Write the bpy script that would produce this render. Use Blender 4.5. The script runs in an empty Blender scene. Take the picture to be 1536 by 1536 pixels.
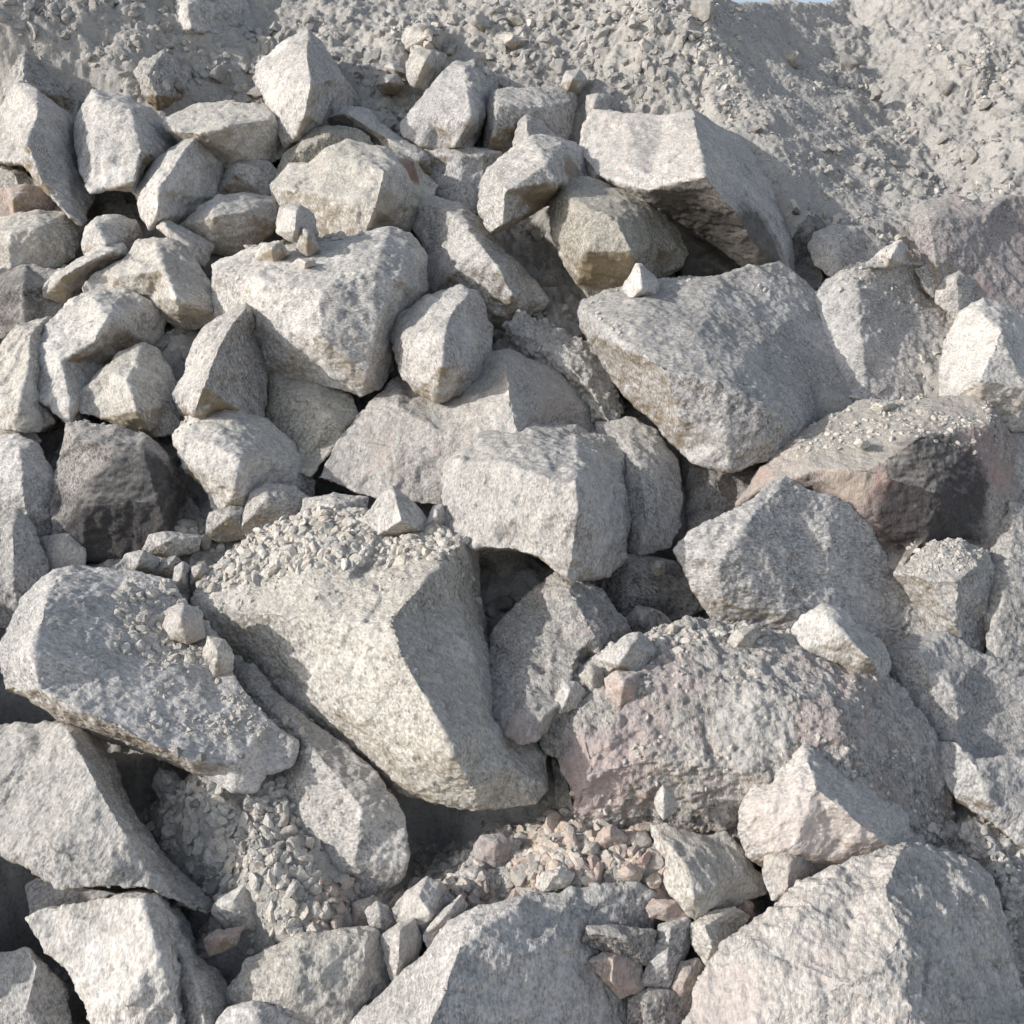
import bpy, math, random
import numpy as np
from mathutils import Vector, Matrix, geometry
from mathutils.bvhtree import BVHTree

random.seed(7)
RNG = np.random.default_rng(11)
SC = bpy.context.scene
COL = SC.collection
R = math.radians

# ---------------------------------------------------------------- view and slope
IMG = 1536.0
FOV = R(52.0)
FPX = IMG / 2 / math.tan(FOV / 2)
CAM = np.array([0.0, 0.0, 1.6])
PITCH = R(-12.0)
FWD = np.array([0.0, math.cos(PITCH), math.sin(PITCH)])
UPV = np.array([0.0, -math.sin(PITCH), math.cos(PITCH)])
RGT = np.array([1.0, 0.0, 0.0])
SLOPE = R(40.0)
N = np.array([0.0, -math.sin(SLOPE), math.cos(SLOPE)])       # slope normal
U = np.array([0.0, math.cos(SLOPE), math.sin(SLOPE)])        # up the slope
P0 = np.array([0.0, 2.2, -0.12])

def ray(x, y):
    d = FWD + RGT * ((x - IMG / 2) / FPX) - UPV * ((y - IMG / 2) / FPX)
    return d                                                  # unit depth along FWD
def depth0(x, y):
    return float(np.dot(N, P0 - CAM) / np.dot(N, ray(x, y)))
def P(x, y, h=0.0):
    """point of the pile seen in that direction, h (in local picture units) above the slope"""
    d = ray(x, y)
    hm = h * depth0(x, y) / FPX
    t = (np.dot(N, P0 - CAM) + hm) / np.dot(N, d)
    return CAM + d * t
def unit(x, y):
    return depth0(x, y) / FPX

# ---------------------------------------------------------------- numpy noise
_perm = np.random.default_rng(3).permutation(256)
_perm = np.concatenate([_perm, _perm, _perm])
_val = np.random.default_rng(5).uniform(-1, 1, 256)
def vnoise(p, sharp=False):
    i = np.floor(p).astype(np.int64); f = p - i
    if not sharp:
        f = f * f * f * (f * (f * 6 - 15) + 10)
    i &= 255
    def h(dx, dy, dz):
        return _val[_perm[_perm[_perm[(i[:, 0] + dx) & 255] + ((i[:, 1] + dy) & 255)] + ((i[:, 2] + dz) & 255)]]
    fx, fy, fz = f[:, 0], f[:, 1], f[:, 2]
    a = h(0,0,0) * (1-fx) + h(1,0,0) * fx
    b = h(0,1,0) * (1-fx) + h(1,1,0) * fx
    c = h(0,0,1) * (1-fx) + h(1,0,1) * fx
    d = h(0,1,1) * (1-fx) + h(1,1,1) * fx
    return (a * (1-fy) + b * fy) * (1-fz) + (c * (1-fy) + d * fy) * fz
_rot = np.array(Matrix.Rotation(0.7, 3, Vector((1, 2, 3))))
def fbm(p, octs, gain=0.5, lac=2.03, sharp=False):
    s = np.zeros(len(p)); a = 1.0; q = p.copy()
    for k in range(octs):
        s += a * vnoise(q, sharp); q = (q @ _rot.T) * lac + 17.3; a *= gain
    return s
def cells(p, blend=0.30):
    """flat-facet noise: each cell has its own random plane (fractured faces), soft at the joints"""
    i0 = np.floor(p).astype(np.int64)
    d1 = np.full(len(p), 1e9); d2 = d1.copy(); o1 = np.zeros(len(p)); o2 = o1.copy()
    for dx in (-1, 0, 1):
        for dy in (-1, 0, 1):
            for dz in (-1, 0, 1):
                i = i0 + np.array([dx, dy, dz])
                k = _perm[_perm[_perm[i[:, 0] & 255] + (i[:, 1] & 255)] + (i[:, 2] & 255)]
                c = i + 0.5 + 0.42 * np.stack([_val[k], _val[(k + 71) & 255], _val[(k + 143) & 255]], 1)
                e = p - c
                d = np.sqrt((e * e).sum(1))
                g = np.stack([_val[(k + 31) & 255], _val[(k + 97) & 255], _val[(k + 201) & 255]], 1)
                o = (e * g).sum(1) * 1.1 + 0.25 * _val[(k + 11) & 255]
                m = d < d1; m2 = (~m) & (d < d2)
                d2 = np.where(m, d1, np.where(m2, d, d2)); o2 = np.where(m, o1, np.where(m2, o, o2))
                d1 = np.where(m, d, d1); o1 = np.where(m, o, o1)
    w = 0.5 + 0.5 * np.clip((d2 - d1) / blend, 0, 1)
    return o1 * w + o2 * (1 - w)

# ---------------------------------------------------------------- materials
def new_mat(name):
    m = bpy.data.materials.new(name); m.use_nodes = True
    nt = m.node_tree
    for n in list(nt.nodes): nt.nodes.remove(n)
    return m, nt
class NB:
    def __init__(s, nt): s.nt = nt
    def n(s, t, **kw):
        o = s.nt.nodes.new(t)
        for k, v in kw.items(): setattr(o, k, v)
        return o
    def l(s, a, b): s.nt.links.new(a, b)
    def noise(s, vec, scale, detail=4, rough=0.55, dist=0.0):
        o = s.n('ShaderNodeTexNoise'); o.inputs['Scale'].default_value = scale
        o.inputs['Detail'].default_value = detail; o.inputs['Roughness'].default_value = rough
        o.inputs['Distortion'].default_value = dist
        s.l(vec, o.inputs['Vector']); return o.outputs['Fac']
    def ramp(s, fac, lo, hi, a=0.0, b=1.0):
        o = s.n('ShaderNodeMapRange'); o.inputs[1].default_value = lo; o.inputs[2].default_value = hi
        o.inputs[3].default_value = a; o.inputs[4].default_value = b; s.l(fac, o.inputs[0]); return o.outputs[0]
    def math(s, op, a, b=None):
        o = s.n('ShaderNodeMath', operation=op)
        for i, v in enumerate((a, b)):
            if v is None: continue
            if isinstance(v, (int, float)): o.inputs[i].default_value = v
            else: s.l(v, o.inputs[i])
        return o.outputs[0]
    def mix(s, fac, a, b, mode='MIX'):
        o = s.n('ShaderNodeMix', data_type='RGBA', blend_type=mode)
        if isinstance(fac, (int, float)): o.inputs[0].default_value = fac
        else: s.l(fac, o.inputs[0])
        for sock, v in ((o.inputs[6], a), (o.inputs[7], b)):
            if isinstance(v, tuple): sock.default_value = (*v, 1)
            else: s.l(v, sock)
        return o.outputs[2]

def rock_mat(name, light, mid, dark, darkamt=0.35, pink=None, pinkamt=0.0, patch=None, patchamt=0.0,
             stain=(0.30, 0.23, 0.14), dust=0.5, dustcol=(0.53, 0.51, 0.465), bump=0.75, streak=0.5, spots=(), under=(-0.1, -0.6)):
    m, nt = new_mat(name); b = NB(nt)
    tc = b.n('ShaderNodeTexCoord'); oi = b.n('ShaderNodeObjectInfo')
    off = b.n('ShaderNodeVectorMath', operation='MULTIPLY_ADD')
    comb = b.n('ShaderNodeCombineXYZ')
    for i, k in enumerate((37.0, 91.0, 53.0)):
        b.l(b.math('MULTIPLY', oi.outputs['Random'], k), comb.inputs[i])
    off.inputs[1].default_value = (1, 1, 1)
    b.l(tc.outputs['Object'], off.inputs[0]); b.l(comb.outputs[0], off.inputs[2])
    v = off.outputs[0]
    rot = b.n('ShaderNodeVectorRotate', rotation_type='EULER_XYZ')
    b.l(v, rot.inputs['Vector']); b.l(comb.outputs[0], rot.inputs['Rotation'])
    st = b.n('ShaderNodeMapping'); st.inputs['Scale'].default_value = (1.2, 1.2, 7.0)
    b.l(rot.outputs[0], st.inputs['Vector'])
    big = b.noise(v, 3.2, 4, 0.6, 0.4)
    med = b.noise(v, 24, 5, 0.7, 0.3)
    sf = b.n('ShaderNodeMapping'); sf.inputs['Scale'].default_value = (0.75, 0.75, 1.9); b.l(rot.outputs[0], sf.inputs['Vector'])
    fine = b.noise(sf.outputs[0], 68, 4, 0.74)
    b.l(b.ramp(b.math('FRACT', b.math('MULTIPLY', oi.outputs['Random'], 7.31)), 0, 1, 78, 128), fine.node.inputs['Scale'])
    # hairline joints and pale veins
    dv = b.n('ShaderNodeVectorMath', operation='MULTIPLY_ADD'); dn_ = b.n('ShaderNodeTexNoise'); dn_.inputs['Scale'].default_value = 9; dn_.inputs['Detail'].default_value = 3
    b.l(v, dn_.inputs['Vector']); dv.inputs[1].default_value = (.16, .16, .16); b.l(dn_.outputs['Color'], dv.inputs[0]); b.l(rot.outputs[0], dv.inputs[2])
    vo = b.n('ShaderNodeTexVoronoi', feature='DISTANCE_TO_EDGE'); vo.inputs['Scale'].default_value = 2.6; b.l(dv.outputs[0], vo.inputs['Vector'])
    crack = b.math('MULTIPLY', b.ramp(vo.outputs['Distance'], 0.014, 0.003), b.ramp(big, 0.50, 0.58))
    vein = b.math('MULTIPLY', b.ramp(vo.outputs['Distance'], 0.05, 0.02), b.ramp(big, 0.47, 0.40))
    grain = b.n('ShaderNodeTexVoronoi'); grain.inputs['Scale'].default_value = 150; b.l(v, grain.inputs['Vector'])
    strk = b.noise(st.outputs[0], 9.0, 5, 0.72, 0.8)
    # tone: light body to mid grey
    f1 = b.math('ADD', b.math('MULTIPLY', big, 0.55), b.math('MULTIPLY', med, 0.45))
    c = b.mix(b.ramp(f1, 0.42, 0.58), light, tuple(x * 0.86 for x in mid))
    # foliation streaks and dark mottling
    f2 = b.math('ADD', b.math('MULTIPLY', strk, streak), b.math('MULTIPLY', med, 1 - streak))
    f2 = b.math('MULTIPLY', b.ramp(f2, 0.46, 0.62), darkamt * 1.5)
    f2 = b.math('MULTIPLY', f2, b.ramp(big, 0.35, 0.6, 0.35, 1.0))
    c = b.mix(f2, c, dark)
    # biotite grains
    f3 = b.math('MULTIPLY', b.ramp(fine, 0.51, 0.60), b.ramp(f1, 0.40, 0.58, darkamt * 0.8, darkamt * 2.2))
    c = b.mix(f3, c, dark)
    c = b.mix(b.ramp(fine, 0.47, 0.39, 0.0, 0.7), c, tuple(min(0.74, x * 1.22) for x in light))
    c = b.mix(b.math('MULTIPLY', vein, 0.55), c, tuple(min(0.74, x * 1.2) for x in light))
    c = b.mix(b.math('MULTIPLY', crack, 0.6), c, tuple(x * 0.7 for x in dark))
    # bright crystals
    gs = b.n('ShaderNodeSeparateColor'); b.l(grain.outputs['Color'], gs.inputs[0])
    c = b.mix(b.ramp(gs.outputs[0], 0.45, 1.0, 0.0, 0.5), c, tuple(min(0.7, x * 1.28) for x in light))
    c = b.mix(b.ramp(gs.outputs[1], 0.6, 1.0, 0.0, 0.5), c, tuple(x * 0.5 for x in mid))
    if pink:
        pk = b.noise(v, 4.6, 6, 0.74, 0.6)
        lim = 0.62 - 0.25 * pinkamt
        c = b.mix(b.math('MULTIPLY', b.ramp(pk, lim, lim + 0.09), b.ramp(fine, 0.62, 0.42, 0.35, 0.95)), c, b.mix(b.ramp(med, 0.35, 0.65), pink, tuple(min(0.6, x * 1.45) for x in pink)))
    if patch:
        pk = b.noise(v, 2.6, 7, 0.68, 0.3)
        lim = 0.64 - 0.3 * patchamt
        c = b.mix(b.math('MULTIPLY', b.ramp(pk, lim, lim + 0.12), b.ramp(fine, 0.25, 0.6, 0.95, 0.55)), c, patch)
    geo = b.n('ShaderNodeNewGeometry')
    # crushed pale edges
    c = b.mix(b.ramp(geo.outputs['Pointiness'], 0.515, 0.60, 0.0, 0.5), c, tuple(min(0.66, x * 1.2) for x in light))
    c = b.mix(b.ramp(geo.outputs['Pointiness'], 0.48, 0.40, 0.0, 0.35), c, tuple(x * 0.8 for x in dustcol))
    sep = b.n('ShaderNodeSeparateXYZ'); b.l(geo.outputs['Normal'], sep.inputs[0])
    # soil staining below (painted shade on the huge pyramid boulder), dust above
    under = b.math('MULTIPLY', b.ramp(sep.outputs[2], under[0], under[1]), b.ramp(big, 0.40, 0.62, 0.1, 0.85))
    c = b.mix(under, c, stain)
    for pos, rad, col, amt in spots:      # a mineral zone somewhere in the stone; under the huge pyramid, painted shade
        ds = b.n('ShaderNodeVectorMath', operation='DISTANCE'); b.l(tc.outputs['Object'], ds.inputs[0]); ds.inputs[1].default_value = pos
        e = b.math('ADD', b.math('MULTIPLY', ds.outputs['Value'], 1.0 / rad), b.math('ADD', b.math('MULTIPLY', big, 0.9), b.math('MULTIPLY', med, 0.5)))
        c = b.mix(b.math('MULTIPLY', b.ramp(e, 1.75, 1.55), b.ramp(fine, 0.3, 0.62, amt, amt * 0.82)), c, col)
    dn = b.math('ADD', b.math('MULTIPLY', med, 0.6), b.math('MULTIPLY', big, 0.7))
    up = b.math('MULTIPLY', b.ramp(sep.outputs[2], 0.25, 0.95), b.ramp(dn, 0.5, 0.8, 0.3, 1.0))
    c = b.mix(b.math('MULTIPLY', up, dust), c, b.mix(fine, tuple(x * 0.8 for x in dustcol), tuple(x * 1.2 for x in dustcol)))
    # slight tone shift per stone
    hsv = b.n('ShaderNodeHueSaturation'); b.l(c, hsv.inputs['Color'])
    b.l(b.ramp(oi.outputs['Random'], 0, 1, 0.9, 1.08), hsv.inputs['Value'])
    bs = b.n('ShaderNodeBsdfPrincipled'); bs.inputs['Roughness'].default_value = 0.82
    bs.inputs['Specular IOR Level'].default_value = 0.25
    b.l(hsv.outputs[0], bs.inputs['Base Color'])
    h = b.math('ADD', b.math('MULTIPLY', med, 0.9), b.math('MULTIPLY', fine, 0.6))
    h = b.math('ADD', h, b.math('MULTIPLY', gs.outputs[2], 0.22))
    bp = b.n('ShaderNodeBump'); bp.inputs['Strength'].default_value = bump; bp.inputs['Distance'].default_value = 0.014
    b.l(h, bp.inputs['Height']); b.l(bp.outputs[0], bs.inputs['Normal'])
    out = b.n('ShaderNodeOutputMaterial'); b.l(bs.outputs[0], out.inputs[0])
    return m

ARGS = {
 'W': (('white_marble', (0.700, 0.661, 0.621), (0.548, 0.520, 0.498), (0.150, 0.151, 0.155), 0.34), {}),
 'G': (('grey_marble', (0.595, 0.565, 0.540), (0.431, 0.413, 0.404), (0.125, 0.126, 0.130), 0.42), {}),
 'B': (('bluish_marble', (0.618, 0.591, 0.579), (0.443, 0.431, 0.431), (0.130, 0.134, 0.141), 0.40), dict(streak=0.65)),
 'C': (('cream_marble', (0.675, 0.638, 0.582), (0.543, 0.507, 0.459), (0.165, 0.155, 0.142), 0.36), dict(stain=(0.385, 0.325, 0.243), dustcol=(0.578, 0.540, 0.475))),
 'Y': (('stained_marble', (0.538, 0.509, 0.450), (0.391, 0.366, 0.322), (0.130, 0.122, 0.108), 0.45), {}),
 'P': (('pink_marble', (0.665, 0.617, 0.586), (0.513, 0.480, 0.458), (0.155, 0.153, 0.154), 0.33), dict(pink=(0.537, 0.408, 0.376), pinkamt=0.3)),
 'Q': (('rose_stone', (0.548, 0.474, 0.437), (0.431, 0.363, 0.333), (0.160, 0.144, 0.138), 0.32), dict(pink=(0.467, 0.319, 0.284), pinkamt=0.5)),
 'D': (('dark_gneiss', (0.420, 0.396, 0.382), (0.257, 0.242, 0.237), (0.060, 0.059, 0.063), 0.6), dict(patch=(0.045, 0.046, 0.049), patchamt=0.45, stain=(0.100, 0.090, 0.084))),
 'K': (('rubbly_rose_gneiss', (0.630, 0.586, 0.552), (0.478, 0.449, 0.427), (0.130, 0.129, 0.130), 0.48), dict(pink=(0.490, 0.357, 0.338), pinkamt=0.36, dust=0.35, bump=1.0)),
 'V': (('violet_gneiss', (0.512, 0.478, 0.473), (0.394, 0.363, 0.361), (0.140, 0.130, 0.133), 0.45), dict(pink=(0.325, 0.261, 0.261), pinkamt=0.45)),
 'X': (('rose_and_black_gneiss', (0.537, 0.480, 0.443), (0.397, 0.348, 0.325), (0.100, 0.096, 0.097), 0.42), dict(pink=(0.420, 0.285, 0.256), pinkamt=0.35, dust=0.9, stain=(0.295, 0.249, 0.229))),
}
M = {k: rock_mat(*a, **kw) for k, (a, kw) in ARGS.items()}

def dirt_mat():
    m, nt = new_mat('marble_dust'); b = NB(nt)
    tc = b.n('ShaderNodeTexCoord'); v = tc.outputs['Object']
    big = b.noise(v, 1.7, 6, 0.6); med = b.noise(v, 12, 8, 0.7); fine = b.noise(v, 80, 5, 0.75)
    f = b.math('ADD', b.math('MULTIPLY', big, 0.5), b.math('MULTIPLY', med, 0.5))
    c = b.mix(b.ramp(f, 0.36, 0.64), (0.555, 0.535, 0.51), (0.445, 0.43, 0.412))
    c = b.mix(b.ramp(fine, 0.5, 0.68, 0.0, 0.75), c, (0.22, 0.217, 0.207))
    c = b.mix(b.ramp(fine, 0.42, 0.25, 0.0, 0.5), c, (0.58, 0.565, 0.53))
    bs = b.n('ShaderNodeBsdfPrincipled'); bs.inputs['Roughness'].default_value = 0.95
    bs.inputs['Specular IOR Level'].default_value = 0.1
    b.l(c, bs.inputs['Base Color'])
    h = b.math('ADD', b.math('MULTIPLY', med, 1.0), b.math('MULTIPLY', fine, 0.6))
    bp = b.n('ShaderNodeBump'); bp.inputs['Strength'].default_value = 0.7; bp.inputs['Distance'].default_value = 0.03
    b.l(h, bp.inputs['Height']); b.l(bp.outputs[0], bs.inputs['Normal'])
    out = b.n('ShaderNodeOutputMaterial'); b.l(bs.outputs[0], out.inputs[0])
    return m
DIRT = dirt_mat()

def gravel_mat(name, cols):
    m, nt = new_mat(name); b = NB(nt)
    geo = b.n('ShaderNodeNewGeometry'); tc = b.n('ShaderNodeTexCoord')
    cr = b.n('ShaderNodeValToRGB'); b.l(geo.outputs['Random Per Island'], cr.inputs[0])
    e = cr.color_ramp.elements; n = len(cols)
    e[0].position = 0.0; e[0].color = (*cols[0], 1); e[1].position = 1.0; e[1].color = (*cols[-1], 1)
    for i in range(1, n - 1):
        x = e.new(i / (n - 1)); x.color = (*cols[i], 1)
    fine = b.noise(tc.outputs['Object'], 120, 4, 0.72)
    c = b.mix(b.ramp(fine, 0.48, 0.64, 0.0, 0.55), cr.outputs[0], (0.24, 0.235, 0.22))
    bs = b.n('ShaderNodeBsdfPrincipled'); bs.inputs['Roughness'].default_value = 0.9
    bs.inputs['Specular IOR Level'].default_value = 0.15
    b.l(c, bs.inputs['Base Color'])
    bp = b.n('ShaderNodeBump'); bp.inputs['Strength'].default_value = 0.5; bp.inputs['Distance'].default_value = 0.01
    b.l(fine, bp.inputs['Height']); b.l(bp.outputs[0], bs.inputs['Normal'])
    out = b.n('ShaderNodeOutputMaterial'); b.l(bs.outputs[0], out.inputs[0])
    return m
GRAVEL = gravel_mat('marble_gravel', ((0.62, 0.59, 0.54), (0.53, 0.505, 0.465), (0.64, 0.62, 0.58), (0.55, 0.49, 0.44), (0.55, 0.535, 0.505), (0.60, 0.555, 0.485), (0.58, 0.56, 0.53), (0.40, 0.388, 0.37)))

# ---------------------------------------------------------------- mesh helpers
def np_mesh(name, co, tris):
    me = bpy.data.meshes.new(name)
    me.vertices.add(len(co)); me.vertices.foreach_set('co', np.asarray(co, np.float32).ravel())
    k = tris.shape[1]
    me.loops.add(tris.size); me.loops.foreach_set('vertex_index', tris.ravel().astype(np.int32))
    me.polygons.add(len(tris)); me.polygons.foreach_set('loop_start', np.arange(0, tris.size, k, dtype=np.int32))
    me.update(calc_edges=True); me.validate()
    me.polygons.foreach_set('use_smooth', np.ones(len(me.polygons), bool))
    return me
def get_np(me):
    co = np.empty(len(me.vertices) * 3, np.float32); me.vertices.foreach_get('co', co)
    no = np.empty(len(me.vertices) * 3, np.float32); me.vertices.foreach_get('normal', no)
    return co.reshape(-1, 3).astype(float), no.reshape(-1, 3).astype(float)

STATS = []
SURF = []         # (object) surfaces gravel may lie on
def roughen(me, size, seed, rough=1.0, u=0.0022):
    co, no = get_np(me)
    o = np.array([seed * 7.31 % 97, seed * 3.77 % 89, seed * 5.13 % 83])
    p = co / size
    r2 = rough ** 1.6 * min(1.0, 0.25 + size / 0.6)
    d = size * 0.013 * fbm(p * 2.3 + o, 2)
    d += size * 0.020 * cells(p * 2.4 + o)
    d += min(size, .5) * 0.013 * cells(p * 6.0 + o + 9) * rough
    # stepped breaks along the grain of the stone
    gd = np.array([math.sin(seed * 1.7), math.cos(seed * 2.3), math.sin(seed * 0.9 + 1)]); gd /= np.linalg.norm(gd)
    tt = (p @ gd) * 7 + 0.45 * fbm(p * 2.2 + o + 5, 3); fr = tt - np.floor(tt)
    st = np.clip(fr / 0.82, 0, 1) - np.clip((fr - 0.86) / 0.14, 0, 1) - 0.4
    d += min(size, .6) * 0.013 * st * np.clip(fbm(p * 1.6 + o + 40, 2) * 2.2 + 0.15, 0, 1)
    # world-scale chips and grain
    d += 0.0046 * r2 * cells(co * 20 + o, .2)
    d += 0.0022 * r2 * cells(co * 55 + o, .2)
    d += 0.0030 * r2 * fbm(co * 30 + o, 4, 0.6)
    d += 0.0014 * r2 * fbm(co * 110 + o, 2, 0.6)
    me.vertices.foreach_set('co', (co + no * d[:, None]).astype(np.float32).ravel()); me.update()

def boulder(label, mat, outline, ridges=(), name='boulder', cat=None, group=None, rough=1.0, vox=2.7, thick=0.55, smooth=1, spots=(), **mkw):
    outline = [tuple(map(float, q)) for q in outline]
    mx = sum(q[0] for q in outline) / len(outline); my = sum(q[1] for q in outline) / len(outline)
    ext = []
    for x, y, h in outline:          # stones cut by the picture's edge go on well past it
        if x <= -20: x, y, h = -130.0, y + (my - y) * .25, h - 35
        if x >= 1565: x, y, h = 1670.0, y + (my - y) * .25, h - 25
        if y >= 1560: x, y, h = x + (mx - x) * .15, 1640.0, h - 30
        ext.append((x, y, h))
    outline = ext
    grow = lambda q: (mx + (q[0] - mx) * gx, my + (q[1] - my) * gy, q[2])
    wx = max(q[0] for q in outline) - min(q[0] for q in outline); wy = max(q[1] for q in outline) - min(q[1] for q in outline)
    gx, gy = 1 + min(8, wx * .06) / wx * 1.6, 1 + min(8, wy * .06) / wy * 1.6      # makes up for what rounding takes away
    outline = [grow(q) for q in outline]
    ridges = [[grow(q) for q in (ch if isinstance(ch[0], (tuple, list)) else [ch])] for ch in ridges]
    pts2 = [Vector((q[0], q[1])) for q in outline]; hs = [q[2] for q in outline]
    n0 = len(outline); edges = []
    for ch in ridges:
        ch = [ch] if not isinstance(ch[0], (tuple, list)) else ch
        s = len(pts2)
        for q in ch: pts2.append(Vector((float(q[0]), float(q[1])))); hs.append(float(q[2]))
        edges += [(s + i, s + i + 1) for i in range(len(ch) - 1)]
    v2, e2, f2, ov, oe, of = geometry.delaunay_2d_cdt(pts2, edges, [list(range(n0))], 1, 0.01)
    H = []
    for i, v in enumerate(v2):
        if ov[i]: H.append(hs[ov[i][0]])
        else:
            w = sorted(((v - p).length, hh) for p, hh in zip(pts2, hs))[:3]
            H.append(sum(hh / (d + 1) for d, hh in w) / sum(1 / (d + 1) for d, hh in w))
    used = {}
    co = []; faces = []
    for f in f2:
        idx = []
        for i in f:
            if i not in used: used[i] = len(co); co.append(P(v2[i].x, v2[i].y, H[i]))
            idx.append(used[i])
        faces.append(idx)
    # boundary loop
    cnt = {}
    for f in faces:
        for a, b_ in zip(f, f[1:] + f[:1]): cnt[(a, b_)] = 1
    nxt = {a: b_ for (a, b_) in cnt if (b_, a) not in cnt}
    loop = [next(iter(nxt))]
    while True:
        k = nxt[loop[-1]]
        if k == loop[0] or len(loop) > 500: break
        loop.append(k)
    arr = np.array(co); cen = arr[loop].mean(0)
    xs = [q[0] for q in outline]; ys = [q[1] for q in outline]
    u = unit(sum(xs) / n0, sum(ys) / n0)
    size = math.sqrt((max(xs) - min(xs)) * (max(ys) - min(ys))) * u
    view = cen - CAM; view /= np.linalg.norm(view)
    rings = [loop]
    for sc, dp in ((0.93, 0.22), (0.62, thick)):
        rr = []
        for i in loop:
            p = arr[i]; dv = p - CAM; dv /= np.linalg.norm(dv)
            q = cen + (p - cen) * sc + dv * dp * size
            rr.append(len(co)); co.append(q)
        a = rings[-1]
        for j in range(len(loop)):
            k = (j + 1) % len(loop)
            faces.append([a[k], a[j], rr[j], rr[k]])
        rings.append(rr)
    ci = len(co); co.append(np.mean([co[i] for i in rings[-1]], axis=0) + view * 0.08 * size)
    for j in range(len(loop)):
        faces.append([rings[-1][(j + 1) % len(loop)], rings[-1][j], ci])
    co = np.array(co); org = co.mean(0)
    me = bpy.data.meshes.new('tmp'); me.from_pydata([tuple(c) for c in co - org], [], faces); me.update()
    ob = bpy.data.objects.new(name, me); COL.objects.link(ob)
    md = ob.modifiers.new('r', 'REMESH'); md.mode = 'VOXEL'; md.voxel_size = max(u * vox, size / 230); md.use_smooth_shade = True
    if smooth:
        sm = ob.modifiers.new('s', 'SMOOTH'); sm.iterations = smooth; sm.factor = 0.5
    dg = bpy.context.evaluated_depsgraph_get()
    me2 = bpy.data.meshes.new_from_object(ob.evaluated_get(dg))
    ob.modifiers.clear(); ob.data = me2; bpy.data.meshes.remove(me)
    me2.name = name
    seed = len(STATS) + 1
    roughen(me2, size, seed, rough, u)
    mm = M[mat]
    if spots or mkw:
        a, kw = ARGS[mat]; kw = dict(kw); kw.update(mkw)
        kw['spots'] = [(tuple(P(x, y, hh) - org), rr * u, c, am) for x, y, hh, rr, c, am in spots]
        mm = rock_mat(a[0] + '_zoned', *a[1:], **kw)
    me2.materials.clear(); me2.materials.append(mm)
    me2.polygons.foreach_set('use_smooth', np.ones(len(me2.polygons), bool))
    ob.location = org
    ob['label'] = label; ob['category'] = cat or name
    if group: ob['group'] = group
    STATS.append((label, len(me2.vertices)))
    SURF.append(ob)
    return ob
# ================================================================ the boulders, upper rows
B = boulder
B('pale boulder with steep sunlit left face at the left edge, pointed foot below', 'W',
  [(-20,178,5),(0,165,20),(28,127,60),(57,142,75),(113,187,15),(118,255,5),(140,290,0),(122,333,20),(104,322,45),(60,275,65),(40,245,65),(-20,225,15)],
  [[(30,140,70),(58,168,100),(42,215,105),(62,270,75)],[(90,230,55),(105,300,40)]])
B('dust coated slab leaning behind the steep pale boulder at the left edge', 'G',
  [(-20,160,-10),(0,145,10),(10,125,20),(38,75,45),(80,110,15),(115,150,-10),(120,200,-30),(40,200,-30),(-20,200,-30)], [[(36,90,55),(34,130,50)]], rough=1.4)
B('upright blocky pale boulder with broad speckled face, a brown stained hollow beneath', 'W',
  [(143,141,65),(185,150,55),(225,165,35),(250,190,10),(270,215,-15),(265,250,-10),(215,270,15),(205,290,45),(195,280,55),(165,279,60),(140,286,60),(128,270,55),(118,225,40),(116,190,40),(125,160,55)],
  [[(150,158,80),(195,170,90),(210,225,90),(200,268,75)],[(145,230,75)]])
B('flat topped boulder with tan front face below the tallest pale peak', 'C',
  [(247,182,55),(262,170,50),(300,160,42),(350,157,38),(400,165,35),(412,176,35),(427,200,15),(430,225,5),(400,246,0),(345,258,0),(300,245,0),(272,210,45),(255,198,55)],
  [[(268,196,75),(300,201,85),(345,189,88),(402,180,60)],[(350,225,50)]])
B('tall pale peaked boulder standing highest among the upper left rocks', 'W',
  [(387,100,40),(393,92,45),(430,65,60),(462,50,72),(478,65,60),(495,95,45),(512,120,25),(540,155,-30),(540,172,-30),(500,195,-10),(455,215,10),(430,218,20),(420,200,30),(405,165,35),(390,130,38)],
  [[(462,62,85),(460,85,100),(466,125,110),(458,168,85),(445,200,50)],[(425,120,80)]])
B('long low bluish slab lying behind the tan angular boulder', 'B',
  [(495,180,30),(515,162,35),(550,165,38),(575,190,32),(635,232,20),(642,258,-10),(600,275,-25),(540,215,-20),(500,200,-10)], [[(520,172,45),(580,208,40),(625,236,25)]])
B('rounded brown rimmed boulder half hidden behind the tan angular boulder', 'Y',
  [(415,272,10),(430,230,28),(470,200,42),(490,191,42),(530,195,40),(548,205,38),(560,230,20),(480,292,-10),(420,292,-10)], [[(450,228,48),(490,205,55)]])
B('tan angular boulder with rusty brown top corner, above the big gravel topped block', 'C',
  [(413,278,30),(440,250,38),(468,250,50),(492,228,65),(520,216,72),(575,223,62),(620,245,40),(656,280,10),(640,305,5),(612,345,-5),(570,352,10),(545,372,-15),(480,372,-15),(420,318,10)],
  [[(500,240,85),(575,258,105),(562,310,95),(548,345,60)],[(480,290,80)],[(435,285,60)]], spots=[(620,248,55,26,(0.22,0.11,0.07),.9),(600,320,70,40,(0.30,0.26,0.19),.6)])
B('lumpy mid sized grey white rock leaning right, in front of the tan faced flat boulder', 'W',
  [(207,290,45),(222,262,50),(235,240,55),(262,222,62),(290,205,62),(310,220,42),(330,245,20),(332,265,5),(318,295,5),(290,320,5),(260,333,20),(228,340,35),(212,310,45)],
  [[(288,215,78),(270,240,92),(242,280,100),(238,318,75)]])
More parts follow.
